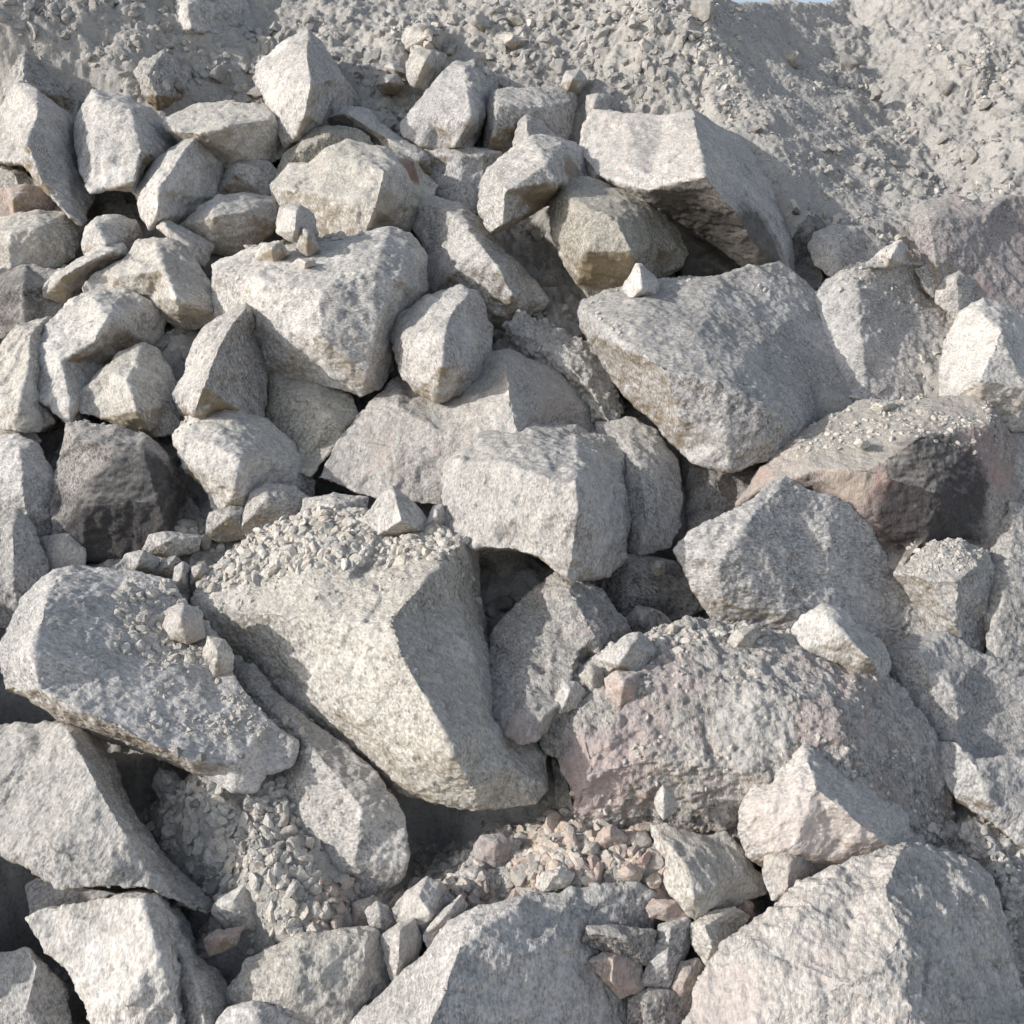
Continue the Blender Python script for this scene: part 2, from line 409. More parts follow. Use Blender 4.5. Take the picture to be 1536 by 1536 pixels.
B('shaded low grey rock between the lumpy rock and the brown rimmed boulder', 'G',
  [(325,292,0),(345,250,20),(360,240,25),(400,243,20),(422,265,0),(418,305,-20),(335,310,-20)], [[(355,260,35)]])
B('small rounded pale rock below the brown stained hollow at upper left', 'W',
  [(124,365,35),(130,340,42),(150,327,48),(180,326,42),(205,335,20),(212,355,0),(200,385,-10),(170,400,-10),(128,380,20)], [[(145,340,65),(160,365,62)]])
B('broad low pale rock with dusty top at the left edge, below the layered slabs', 'C',
  [(-20,345,10),(20,325,35),(60,321,40),(100,325,28),(122,345,0),(112,385,-10),(60,410,-10),(20,425,-10),(-20,425,-10)], [[(15,350,55),(55,345,55)]])
B('shaded layered slab at the left edge under the steep pale boulder', 'G',
  [(-20,255,10),(15,250,18),(40,262,15),(80,292,5),(105,328,-15),(60,340,-20),(-20,340,-20)], [[(20,262,25)]])
B('lower brownish slab at the left edge, tucked under the layered slab', 'Q',
  [(-20,300,22),(10,283,35),(40,278,35),(70,285,18),(82,320,-10),(20,345,-15),(-20,345,-15)], [[(20,300,45)]])
B('narrow pinkish wedge stone leaning on the triangular pale rock', 'P',
  [(237,342,50),(247,330,55),(265,338,50),(295,352,35),(320,368,15),(304,400,10),(285,385,40),(262,364,55)], [[(250,340,66),(285,366,52)]])
B('low pale rock with rough ridge left of the big gravel topped block', 'W',
  [(275,338,30),(310,310,48),(325,297,50),(360,291,45),(415,300,20),(422,335,0),(360,385,-15),(318,378,0)], [[(322,325,70),(372,318,58)]])
B('broad triangular pale rock in full sun left of the big gravel topped block', 'C',
  [(127,428,45),(150,410,45),(195,385,45),(205,365,55),(230,358,60),(262,365,55),(290,395,48),(318,430,40),(326,465,25),(322,485,0),(270,495,-10),(225,450,25),(190,442,30),(130,448,35)],
  [[(232,370,72),(245,405,85),(262,445,85)],[(180,415,62)]])
B('sunlit tapering pale rock left of the broad triangular rock', 'W',
  [(66,433,38),(80,415,42),(120,390,48),(150,370,52),(180,368,48),(189,388,25),(150,415,0),(130,432,-5),(125,460,-10),(100,455,0),(70,442,22)], [[(95,415,58),(130,395,66),(165,380,62)]])
B('low dark speckled rock at the left edge above the split rounded boulder', 'D',
  [(-20,420,10),(40,400,22),(90,410,22),(70,435,15),(102,462,0),(95,495,-15),(40,510,-20),(-20,515,-20)], [[(35,430,45)]])
B('smooth pale boulder at the left edge beside the split rounded boulder, brown stained base', 'C',
  [(-20,560,15),(0,525,28),(30,490,45),(70,481,40),(92,500,0),(92,600,-10),(78,628,15),(58,645,28),(30,642,40),(-20,637,30)], [[(45,510,65),(42,560,80),(30,605,75)]])
B('rounded split pale boulder with rosy chipped corner, left side of the pile', 'W',
  [(50,525,35),(70,490,42),(110,455,48),(150,437,52),(185,440,45),(210,450,38),(245,478,5),(240,500,-5),(225,520,-10),(180,548,-15),(120,640,0),(108,636,35),(95,622,45),(65,595,48),(55,550,42)],
  [[(140,450,70),(160,480,98),(140,515,85)],[(95,540,80),(108,600,65)],[(205,470,45)]])
B('beige wedge rock wedged below the split rounded boulder', 'C',
  [(117,605,45),(125,590,50),(150,560,55),(175,540,60),(215,520,58),(238,530,40),(262,575,15),(285,625,-10),(275,645,0),(230,652,5),(190,642,20),(150,624,35),(125,619,42)],
  [[(165,560,75),(190,570,85),(205,615,80)],[(245,605,35)]])
B('upright pointed fin of pale rock with shaded right face', 'G',
  [(265,588,50),(280,560,55),(295,510,60),(305,495,62),(340,470,72),(365,457,78),(380,465,62),(392,500,38),(396,560,28),(388,630,15),(340,655,-10),(290,645,-10),(275,615,40)],
  [[(366,466,115),(348,488,135),(327,525,145),(308,578,140),(295,612,105)]])
B('big square pale block with flat gravel strewn top, left of the white lobed rock', 'W',
  [(322,400,60),(335,390,65),(380,375,78),(430,372,82),(520,360,82),(580,347,78),(615,355,62),(638,385,38),(640,440,12),(620,470,5),(600,500,5),(592,545,10),(570,578,30),(540,590,42),(500,578,45),(395,556,15),(352,525,-5),(326,478,25),(322,430,55)],
  [[(330,408,85),(400,424,130),(470,412,138),(478,436,150),(560,408,150),(592,420,135)],[(590,420,135),(560,500,115),(550,560,80)],[(480,500,130),(410,490,95)]])
B('bright white knobbly rock with two rounded lobes near the centre of the upper half', 'W',
  [(590,505,65),(600,480,75),(640,450,90),(690,434,100),(710,440,88),(725,470,55),(735,500,38),(730,540,35),(720,570,40),(690,588,55),(655,598,70),(625,585,72),(605,560,68)],
  [[(702,445,110),(678,472,130)],[(618,508,118),(660,492,140),(668,502,150),(664,545,145)],[(668,502,150),(690,520,120),(705,550,80)]])
B('grey boulder with sunlit patch on its shoulder, below the perched greenish block', 'G',
  [(630,310,20),(655,297,32),(690,305,32),(715,330,30),(760,380,30),(800,420,12),(815,450,0),(790,480,-15),(760,490,-15),(720,485,-20),(640,445,-25),(640,380,-10),(620,345,0)],
  [[(665,315,48),(705,350,75),(745,400,85),(765,440,60)],[(690,400,50)]])
B('perched greenish grey block with brown right end and stained underside, top centre', 'G',
  [(725,278,72),(735,255,78),(765,230,84),(798,207,88),(840,212,76),(870,225,48),(877,270,35),(860,290,38),(815,310,58),(750,345,62),(738,345,68),(725,315,72)],
  [[(800,215,98),(818,248,135),(828,272,122)],[(760,285,132),(828,272,122)],[(757,330,100),(760,285,132),(745,262,105)]], spots=[(855,262,75,30,(0.26,0.19,0.15),.85),(815,315,60,40,(0.27,0.19,0.11),.8)])
B('shaded smooth pale rock lying behind the perched greenish block', 'B',
  [(635,225,20),(690,222,22),(745,230,20),(765,262,-15),(700,335,-30),(650,305,-25),(640,260,-15)], [[(690,240,22)]])
B('pale boulder with tilted triangular face against the rubble at the top centre', 'B',
  [(610,180,30),(640,140,40),(680,100,48),(710,97,42),(730,110,28),(745,130,0),(738,165,-5),(720,200,-5),(705,222,5),(670,224,15),(635,214,25),(612,200,28)],
  [[(695,108,62),(700,140,76),(705,175,70),(685,212,40)],[(650,170,58)]])
B('blocky cracked boulder right of the tilted triangular boulder at the top', 'G',
  [(735,160,20),(745,140,38),(760,135,42),(810,135,38),(855,135,25),(862,150,8),(856,192,-5),(840,225,-20),(780,238,-20),(735,232,-10)], [[(750,160,66),(745,200,40)],[(750,160,66),(810,162,48),(850,155,25)]])
B('small bright white pointed stone behind the perched greenish block', 'W',
  [(772,217,35),(778,185,45),(792,172,50),(805,178,42),(830,200,28),(852,212,15),(850,228,5),(775,232,10)], [[(790,184,65),(795,210,55)]], name='stone')
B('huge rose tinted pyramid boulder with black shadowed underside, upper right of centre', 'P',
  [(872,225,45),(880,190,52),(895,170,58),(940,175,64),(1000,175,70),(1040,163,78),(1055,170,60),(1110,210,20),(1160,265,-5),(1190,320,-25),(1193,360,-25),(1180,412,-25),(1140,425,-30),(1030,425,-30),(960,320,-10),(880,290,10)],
  [[(1043,178,105),(1050,225,150),(1056,266,165),(1095,310,130),(1130,360,75),(1165,400,10)],[(900,262,75),(975,285,115),(1056,266,165)],[(1060,370,10),(1000,320,50)]], under=(0.25, -0.25), stain=(0.075, 0.066, 0.058), spots=[(1060,400,20,105,(0.05,0.046,0.042),.95)])  # shade of the underside painted in as near-black colour
B('round shouldered brown grey boulder leaning on the huge rose tinted pyramid', 'Y',
  [(830,295,62),(845,280,75),(880,273,78),(940,285,72),(990,310,58),(1020,345,30),(1027,380,15),(1015,402,5),(985,418,5),(940,443,10),(890,448,20),(870,422,40),(845,382,52),(830,350,55)],
  [[(860,300,105),(925,335,125),(945,375,112)],[(880,375,105)],[(985,360,65)]])
B('small white pyramid stone standing on the dusty ledge of the wide grey boulder', 'W',
  [(935,432,80),(955,397,95),(962,398,95),(990,425,75),(985,442,75),(945,450,80)], [[(960,405,110),(963,432,120)]], name='stone', vox=2.0)
B('wide grey boulder with long sloping face and rounded nose, right of centre', 'B',
  [(872,470,50),(880,455,60),(910,440,66),(990,420,66),(1080,420,58),(1130,405,50),(1165,398,42),(1190,420,20),(1225,450,0),(1262,540,-20),(1278,602,-35),(1225,625,-5),(1203,640,35),(1195,660,40),(1150,690,48),(1090,702,52),(1040,687,50),(1015,667,42),(960,612,35),(925,570,35),(880,500,48)],
  [[(890,475,92),(935,515,130),(1000,555,155),(1090,575,145),(1150,610,115),(1190,640,65)],[(960,460,108),(1050,500,125),(1110,540,120)],[(1180,480,38),(1215,560,15)],[(1020,620,110),(1090,660,90)]])
B('broad flat shaded slab behind the wide grey boulder on the right', 'B',
  [(1222,450,10),(1240,420,25),(1280,400,30),(1330,395,30),(1385,400,20),(1400,430,-20),(1430,470,-40),(1438,505,-50),(1415,605,-60),(1300,620,-45),(1280,592,-30),(1255,530,-15)], [[(1290,425,32),(1295,500,12),(1300,570,-12)],[(1365,480,-28)]])
B('low rounded shaded rock behind the flat shaded slab', 'G',
  [(1217,370,10),(1225,350,22),(1250,340,28),(1290,342,20),(1325,365,5),(1330,388,-10),(1300,410,-15),(1250,415,0),(1225,397,8)], [[(1245,365,42)]])
B('dark upright sliver in the gap right of the huge pyramid boulder', 'D',
  [(1185,330,-5),(1215,315,10),(1238,340,8),(1222,380,0),(1234,412,-5),(1222,450,-25),(1195,435,-30),(1180,400,-30)], [[(1208,350,20)]])
B('bright chip of white rock on the dusty top of the flat shaded slab', 'W',
  [(1292,402,45),(1320,378,55),(1348,361,62),(1360,370,45),(1358,397,35),(1330,400,42)], [[(1345,370,75),(1335,388,70)]], name='stone', vox=2.0)
B('thin grey sliver at the right end of the flat shaded slab', 'G',
  [(1372,405,20),(1395,397,28),(1404,420,15),(1400,448,-5),(1385,430,10)], name='stone', vox=2.0)
B('large violet tinted boulder at the right edge below the dusty bank', 'V',
  [(1372,320,40),(1385,305,48),(1430,298,48),(1470,310,40),(1510,298,40),(1570,300,5),(1570,485,-30),(1480,490,-25),(1410,445,-10),(1385,390,20),(1375,360,32)], [[(1395,330,68),(1405,390,45)],[(1480,325,52),(1470,400,20)]])
B('small shaded rock at the foot of the violet tinted boulder', 'G',
  [(1400,415,10),(1440,405,25),(1467,420,10),(1472,460,-15),(1440,485,-20),(1405,452,-5)], [[(1435,420,32)]])
B('sunlit white rounded boulder at the right edge, in line with the white lobed rock', 'W',
  [(1408,570,15),(1420,520,40),(1445,470,70),(1475,450,78),(1500,458,72),(1530,480,55),(1570,540,30),(1570,645,0),(1520,645,15),(1480,625,30),(1410,604,10)], [[(1468,470,92),(1445,520,65)],[(1500,500,115),(1470,570,95),(1540,580,80)]])
B('upper half of a stacked pair of pale rocks on the rubble at the top', 'C',
  [(603,60,25),(612,42,35),(640,35,40),(665,45,30),(682,65,5),(665,85,-5),(630,85,5),(610,74,20)], [[(640,55,55)]], name='stone', vox=2.2)
B('lower half of a stacked pair of pale rocks on the rubble at the top', 'C',
  [(610,95,30),(620,75,38),(650,75,38),(668,85,15),(660,112,5),(640,133,5),(622,130,18),(612,115,26)], [[(638,92,56)]], name='stone', vox=2.2)
B('grey rock with a dark cleft on its left, right of the cracked boulder', 'G',
  [(877,190,-10),(882,145,22),(900,138,28),(925,145,15),(937,165,-5),(922,185,-10),(897,198,-10)], [[(892,155,38)]], name='stone', vox=2.2)
B('dust caked block at the top edge, lit along its left side', 'G',
  [(266,10,40),(273,-18,50),(340,-25,20),(372,10,-10),(365,55,-20),(300,65,-5),(275,46,28)], [[(285,10,60),(290,40,40)]], rough=1.5)
B('dust caked block jutting from the upper left bank above the flat topped boulder', 'G',
  [(205,115,25),(215,95,40),(245,78,48),(285,105,5),(282,142,-10),(240,162,5),(218,142,25)], [[(222,112,58),(235,140,40)]], rough=1.5)

# ================================================================ middle rows
B('chalky lump at the left edge above the smooth bluish boulder', 'W',
  [(-20,640,15),(0,628,25),(25,630,28),(50,640,20),(56,660,5),(50,675,-5),(-20,685,-5)], [[(20,640,38)]], rough=1.5, name='stone')
B('smooth bluish white boulder at the left edge beside the black mottled boulder', 'B',
  [(-20,660,25),(30,657,42),(55,672,45),(65,690,35),(85,725,15),(97,790,-20),(50,835,-30),(-20,825,-20)], [[(30,680,62),(35,740,55)]])
B('black mottled boulder with dusty top on the left side of the pile', 'D',
  [(95,690,40),(105,640,58),(130,636,62),(170,640,65),(210,650,55),(235,665,40),(260,690,25),(280,740,0),(312,792,-25),(300,825,-35),(170,845,-30),(125,835,-10),(85,802,0),(85,740,22)],
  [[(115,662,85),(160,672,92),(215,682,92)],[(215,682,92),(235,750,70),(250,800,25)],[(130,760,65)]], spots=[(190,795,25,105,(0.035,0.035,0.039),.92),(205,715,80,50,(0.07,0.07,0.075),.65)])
B('pale boulder with dimpled face and gravel on top, right of the black mottled boulder', 'W',
  [(262,655,52),(275,635,58),(300,620,64),(340,612,64),(400,635,40),(440,670,15),(467,722,-15),(465,745,-25),(400,780,-25),(330,772,15),(315,742,35),(280,700,48)],
  [[(278,660,80),(320,668,105),(360,688,110),(352,730,85)],[(300,700,85)],[(410,690,50)]])
B('tan slab tilted in shade under the big gravel topped block', 'Y',
  [(392,560,10),(420,546,22),(470,558,26),(528,600,28),(532,625,28),(510,652,28),(465,710,25),(440,692,5),(395,630,-10)], [[(420,580,40),(480,610,55),(500,630,50)]])
B('large grey slab with a rosy sunlit patch, beneath the white lobed rock', 'P',
  [(482,714,30),(510,660,38),(560,600,42),(600,570,20),(700,540,30),(760,525,50),(830,558,30),(900,620,-5),(935,665,-20),(800,735,-40),(690,745,0),(668,757,25),(600,747,28),(560,742,30),(490,717,30)],
  [[(755,545,95),(762,600,112),(775,650,105),(790,690,60)],[(600,610,62),(618,680,62),(590,730,40)],[(665,650,78),(680,710,55)],[(830,600,60)]])
B('rough dusty rock of crumbling stone behind the large grey slab', 'G',
  [(765,490,20),(785,473,32),(815,490,30),(870,510,26),(905,540,20),(925,590,18),(930,617,15),(912,636,15),(870,615,-10),(800,565,-20),(770,535,-15)], [[(810,515,42),(865,560,48),(895,600,40)]], rough=1.8, name='boulder')
B('bright square white block jutting out at the centre of the pile', 'W',
  [(668,700,92),(690,680,98),(720,660,92),(800,637,78),(860,640,62),(910,660,38),(942,674,28),(940,740,25),(936,832,25),(910,862,35),(870,865,75),(850,864,122),(800,832,132),(760,822,122),(712,817,105),(680,807,90),(664,788,85),(668,740,92)],
  [[(680,694,112),(755,697,160),(825,722,190),(862,722,200)],[(862,722,200),(864,770,192),(856,835,152)],[(800,665,125),(735,672,118)],[(900,720,105),(905,800,90)],[(760,770,150)]])
B('rounded grey boulder behind the bright square white block, right side in shadow', 'G',
  [(900,640,15),(950,632,30),(985,650,30),(1010,690,20),(1020,740,10),(1018,790,10),(1000,817,12),(960,830,12),(935,822,-10),(900,740,-20)], [[(945,665,55),(965,720,72),(970,780,50)]])
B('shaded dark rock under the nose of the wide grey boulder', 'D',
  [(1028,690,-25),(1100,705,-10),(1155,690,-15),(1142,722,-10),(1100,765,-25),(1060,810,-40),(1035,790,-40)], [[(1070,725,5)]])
B('shadowed grey pyramid boulder with bright strip along its top right edge', 'B',
  [(1015,825,105),(1040,800,122),(1080,785,128),(1160,725,132),(1178,718,132),(1210,735,118),(1270,755,92),(1305,790,60),(1330,840,10),(1395,910,-40),(1392,945,-45),(1340,970,-45),(1200,975,-20),(1080,940,25),(1050,892,65)],
  [[(1165,742,135),(1120,790,138),(1080,850,118),(1090,905,70)],[(1165,742,135),(1205,775,104),(1240,800,92),(1290,815,52)],[(1240,870,50),(1200,920,40)]])
B('grey boulder with sunlit crumbly top behind the shadowed grey pyramid', 'G',
  [(1345,860,30),(1370,840,42),(1400,820,55),(1440,815,58),(1478,830,42),(1492,870,5),(1485,930,-15),(1470,995,-30),(1400,965,-40),(1380,910,-10)], [[(1390,870,65),(1440,872,78),(1465,848,65)],[(1440,872,78),(1430,930,30)]])
B('big block with dusty top and rose and black front face on the right', 'X',
  [(1112,757,25),(1150,700,42),(1200,650,52),(1290,610,52),(1400,600,58),(1470,605,58),(1490,625,48),(1515,660,20),(1522,720,5),(1515,812,0),(1490,822,5),(1440,817,20),(1395,832,20),(1345,852,20),(1320,835,-5),(1200,805,-30),(1120,775,-10)],
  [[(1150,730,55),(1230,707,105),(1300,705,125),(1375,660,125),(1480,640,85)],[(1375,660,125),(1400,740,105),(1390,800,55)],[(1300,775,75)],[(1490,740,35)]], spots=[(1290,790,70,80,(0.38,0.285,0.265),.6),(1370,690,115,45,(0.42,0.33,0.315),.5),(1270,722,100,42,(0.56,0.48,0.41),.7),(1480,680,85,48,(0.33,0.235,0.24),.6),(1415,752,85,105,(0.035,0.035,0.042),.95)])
B('shaded rock at the right edge behind the rose and black block', 'G',
  [(1492,700,0),(1508,650,12),(1570,640,10),(1570,785,-10),(1512,775,-10)], [[(1530,680,20)]])
B('large shaded boulder cut by the right edge below the rose and black block', 'G',
  [(1488,830,10),(1515,760,25),(1570,740,20),(1570,1005,-20),(1500,1005,-15),(1478,985,-10)], [[(1520,800,30),(1505,900,28)]])
# ================================================================ lower rows
B('dark shaded boulder cut by the left edge above the long tilted slab', 'G',
  [(-20,770,42),(25,770,42),(50,790,28),(65,830,12),(72,870,-10),(30,940,-10),(-20,960,-5)], [[(20,795,65),(22,870,45)]])
B('flat buff stone between the dark shaded boulder and the black mottled boulder', 'C',
  [(55,810,-5),(100,800,18),(127,825,8),(127,855,-10),(60,860,-25)], [[(95,815,25)]], name='stone')
B('long tilted slab with bluish shaded face and rubble, left of the great cream wedge', 'B',
  [(0,985,72),(8,970,80),(35,900,88),(80,858,92),(120,850,90),(200,858,82),(255,870,75),(280,910,78),(310,935,90),(345,975,100),(345,1000,102),(400,1080,95),(438,1112,80),(428,1142,75),(388,1152,75),(376,1177,75),(345,1180,80),(300,1162,68),(200,1122,72),(130,1092,72),(60,1062,72),(10,1037,72)],
  [[(92,868,130),(72,900,175),(55,985,200),(62,1032,180)],[(62,1032,180),(130,1068,172),(210,1105,160),(280,1135,145),(350,1140,120)],[(180,900,122),(190,1000,145),(260,1060,135)],[(300,1000,115)]])
B('grey slab tucked between the long tilted slab and the great cream wedge', 'G',
  [(345,995,30),(365,990,38),(420,1045,42),(520,1120,52),(560,1160,58),(600,1225,52),(606,1282,40),(600,1312,20),(560,1350,-20),(450,1350,-30),(350,1305,-30),(350,1190,-30)], [[(400,1060,48),(470,1125,78),(540,1210,92),(530,1290,60)],[(430,1210,40)]])
B('great cream wedge boulder with gravel covered top, centre of the pile', 'C',
  [(292,905,50),(320,860,55),(400,800,62),(480,770,66),(600,780,72),(690,800,80),(715,815,60),(720,900,15),(738,1000,20),(745,1060,35),(790,1095,45),(815,1125,45),(822,1180,40),(800,1202,45),(740,1214,38),(710,1217,48),(670,1207,48),(600,1187,25),(540,1132,5),(440,1062,0),(350,987,10),(300,937,30)],
  [[(305,908,60),(400,922,100),(500,932,150),(580,932,190)],[(690,820,118),(640,872,165),(583,932,198),(605,990,205),(655,1075,210),(678,1125,200),(708,1180,135)],[(685,900,100),(704,1000,122),(722,1090,140),(770,1150,105)],[(430,1000,55),(520,1070,85),(600,1130,110),(640,1180,80)]])
B('speckled grey and rose rock with sunlit ridge, right of the great cream wedge', 'K',
  [(734,980,45),(745,945,50),(800,890,55),(835,865,65),(870,870,62),(900,890,48),(940,945,20),(950,967,10),(900,1005,20),(870,1035,50),(830,1082,85),(810,1102,105),(785,1114,110),(752,1092,90),(732,1045,65)],
  [[(850,885,95),(890,955,105),(900,985,80)],[(850,885,95),(865,975,95),(850,1045,110),(795,1088,130)],[(790,975,85)]], rough=1.25)
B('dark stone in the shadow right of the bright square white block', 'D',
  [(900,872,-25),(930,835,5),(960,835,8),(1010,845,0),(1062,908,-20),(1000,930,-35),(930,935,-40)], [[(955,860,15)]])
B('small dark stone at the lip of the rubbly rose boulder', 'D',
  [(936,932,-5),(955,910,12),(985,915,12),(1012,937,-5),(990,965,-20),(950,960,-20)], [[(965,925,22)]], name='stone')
B('brown stained stone in the dark hollow below the bright square white block', 'Y',
  [(712,815,-45),(760,820,-35),(800,840,-35),(822,862,-40),(795,895,-50),(720,895,-55)], [[(760,850,-20)]], name='stone')
B('largest rubbly rose boulder with crumbly gravel crusted face, lower right', 'K',
  [(815,1090,60),(830,1050,72),(850,1025,78),(900,985,84),(960,955,88),(1030,930,88),(1100,940,82),(1190,955,72),(1260,970,55),(1330,1010,50),(1390,1090,20),(1417,1170,0),(1428,1275,-35),(1380,1310,-45),(1200,1320,-40),(1000,1270,-20),(905,1245,20),(860,1222,45),(848,1160,55),(840,1140,55),(815,1120,58)],
  [[(870,1060,115),(950,1030,135),(1050,1020,142),(1150,1040,150),(1240,1060,145)],[(885,1160,112),(1000,1140,120),(1140,1160,125),(1290,1180,105)]], rough=1.5, spots=[(880,1165,108,75,(0.60,0.49,0.475),.75),(960,1085,128,42,(0.50,0.41,0.41),.55),(1235,1085,135,40,(0.46,0.37,0.365),.5),(1010,1010,135,50,(0.46,0.38,0.38),.55),(1350,1190,80,45,(0.48,0.39,0.37),.5),(1130,1090,140,60,(0.62,0.61,0.59),.7)])
B('bright white hump resting on the upper edge of the rubbly rose boulder', 'W',
  [(1190,945,80),(1205,925,92),(1235,912,102),(1262,915,98),(1280,935,82),(1325,965,60),(1333,992,45),(1325,1022,35),(1285,1010,75),(1240,985,90),(1210,972,88)], [[(1240,925,118),(1265,950,132),(1300,985,110)]])
B('grey boulder in shade right of the rubbly rose boulder', 'B',
  [(1325,985,5),(1370,955,22),(1420,952,28),(1480,985,18),(1570,1030,0),(1570,1145,-25),(1450,1155,-35),(1390,1105,-25),(1350,1052,-20)], [[(1375,985,45),(1430,1035,40)]])
B('angular grey rock with pale top at the right edge of the lower half', 'B',
  [(1395,1122,5),(1430,1115,22),(1465,1140,40),(1536,1140,40),(1570,1140,30),(1570,1265,10),(1530,1262,20),(1480,1227,32),(1430,1192,15)], [[(1465,1150,58),(1480,1195,62),(1535,1230,45)]])
B('crumbling dusty rock at the lower right edge behind the largest corner boulder', 'G',
  [(1415,1245,-20),(1470,1228,0),(1570,1280,0),(1570,1490,-30),(1500,1460,-30),(1430,1310,-40)], [[(1480,1260,20),(1510,1340,20)]], rough=2.2)
B('rose tinted pyramid rock lit on its left face, resting on the rubbly rose boulder', 'P',
  [(1107,1255,85),(1115,1210,95),(1130,1180,100),(1170,1145,110),(1200,1115,118),(1225,1118,110),(1300,1165,72),(1355,1200,35),(1377,1257,5),(1372,1290,-10),(1300,1320,-20),(1200,1320,0),(1150,1300,50),(1125,1282,75)],
  [[(1208,1128,140),(1225,1185,180),(1290,1237,150),(1345,1278,85)],[(1145,1215,130),(1190,1270,120),(1260,1285,85)]], spots=[(1170,1230,130,60,(0.64,0.56,0.53),.5),(1260,1265,120,50,(0.60,0.52,0.495),.5)])
B('small rosy block in front of the rose tinted pyramid rock', 'P',
  [(1147,1312,72),(1152,1285,84),(1165,1275,88),(1220,1275,82),(1265,1290,55),(1230,1325,30),(1190,1350,50),(1160,1347,65)], [[(1160,1288,100),(1185,1295,112),(1182,1330,85)]], name='stone')
B('angular pale rock with grey top standing in the gravel left of the small rosy block', 'C',
  [(980,1240,65),(1000,1242,72),(1060,1255,68),(1085,1252,62),(1110,1280,45),(1140,1315,30),(1146,1337,20),(1090,1355,22),(1045,1378,50),(1030,1367,62),(1005,1337,68),(990,1290,68)],
  [[(992,1255,88),(1030,1298,118),(1042,1345,112)],[(1030,1298,118),(1100,1310,75)]])
B('pale slab edge showing under the left end of the rubbly rose boulder', 'C',
  [(830,1140,-10),(850,1165,0),(865,1230,10),(922,1248,0),(885,1300,-35),(850,1280,-35),(835,1200,-35)], [[(860,1210,8)]])
B('big pale rock with sparkling rough face at the left edge of the lower half', 'W',
  [(-20,1105,75),(30,1090,84),(90,1092,92),(120,1100,88),(170,1150,62),(205,1230,40),(250,1290,25),(322,1347,15),(316,1372,25),(280,1357,65),(220,1327,110),(150,1327,122),(90,1327,118),(50,1302,108),(0,1274,95),(-20,1270,92)],
  [[(104,1105,135),(145,1175,165),(190,1255,150),(222,1305,115)],[(30,1180,122),(80,1270,148)],[(235,1310,100)]])
B('dark sliver of rock in the shadow beneath the big sparkling rock', 'B',
  [(42,1330,0),(60,1318,15),(170,1340,10),(165,1365,-5),(50,1375,-10)], [[(90,1335,20)]], name='stone', vox=2.0)
B('triangular pale rock with a sharp sunlit ridge at the bottom left', 'W',
  [(43,1378,62),(75,1362,74),(150,1352,82),(215,1340,95),(240,1345,80),(270,1375,20),(285,1420,0),(282,1470,-10),(290,1580,-20),(175,1580,50),(130,1502,55),(95,1442,58),(55,1402,58)],
  [[(212,1352,122),(228,1410,145),(250,1475,130),(270,1560,70)],[(160,1400,95),(140,1470,90)],[(190,1500,125)]])
B('grey boulder in the bottom left corner', 'B',
  [(-20,1430,32),(40,1425,38),(65,1440,28),(90,1480,0),(140,1570,-30),(-20,1580,-10)], [[(55,1450,52),(40,1510,48)]])
B('elongated cream stone standing on end at the bottom left', 'C',
  [(250,1430,62),(262,1413,68),(280,1415,64),(300,1440,38),(330,1460,22),(352,1502,15),(342,1580,10),(290,1580,40),(270,1502,52),(255,1462,58)], [[(270,1425,82),(292,1470,95),(308,1540,80)]])
B('broad sunlit cream rock at the bottom, left of the largest foreground boulder', 'C',
  [(340,1492,40),(370,1445,58),(440,1410,74),(470,1398,78),(530,1392,74),(560,1398,60),(577,1430,25),(585,1472,10),(562,1515,5),(540,1580,-10),(330,1580,-10)], [[(380,1460,78),(450,1435,105),(545,1415,92),(545,1460,75)],[(440,1500,95),(520,1500,80)]])
B('bluish rounded rock just breaking the bottom edge, below the broad cream rock', 'B',
  [(322,1545,75),(345,1512,88),(380,1503,92),(420,1510,85),(447,1532,62),(452,1580,40),(320,1580,50)], [[(385,1520,115)]])
B('largest foreground boulder at the bottom centre with bright left face and bluish right', 'B',
  [(520,1532,50),(560,1500,62),(620,1450,80),(680,1385,95),(720,1362,102),(790,1340,98),(860,1335,85),(950,1330,68),(977,1347,52),(972,1392,15),(960,1445,-5),(940,1505,-15),(955,1590,-20),(500,1590,0)],
  [[(700,1385,135),(692,1420,190),(668,1480,205),(640,1550,190)],[(775,1365,140),(815,1430,148),(775,1520,135)],[(885,1385,72),(880,1480,50)]])
B('massive boulder filling the bottom right corner, left side lit and right side shaded', 'P',
  [(1035,1540,60),(1050,1490,72),(1090,1420,88),(1150,1380,104),(1200,1330,114),(1260,1300,118),(1330,1270,118),(1360,1260,116),(1390,1270,95),(1420,1277,88),(1460,1295,70),(1490,1345,50),(1512,1440,28),(1532,1502,10),(1565,1600,-10),(1015,1600,40)],
  [[(1352,1275,148),(1328,1335,182),(1354,1395,200),(1318,1450,204),(1372,1512,198),(1360,1590,185)],[(1140,1430,140),(1140,1530,140)],[(1215,1360,152),(1270,1420,168),(1225,1490,178)],[(1290,1330,140)],[(1425,1360,140),(1445,1440,120),(1462,1520,95)]], rough=1.3, spots=[(1090,1510,110,60,(0.62,0.53,0.515),.5),(1240,1440,160,40,(0.56,0.49,0.475),.4)])

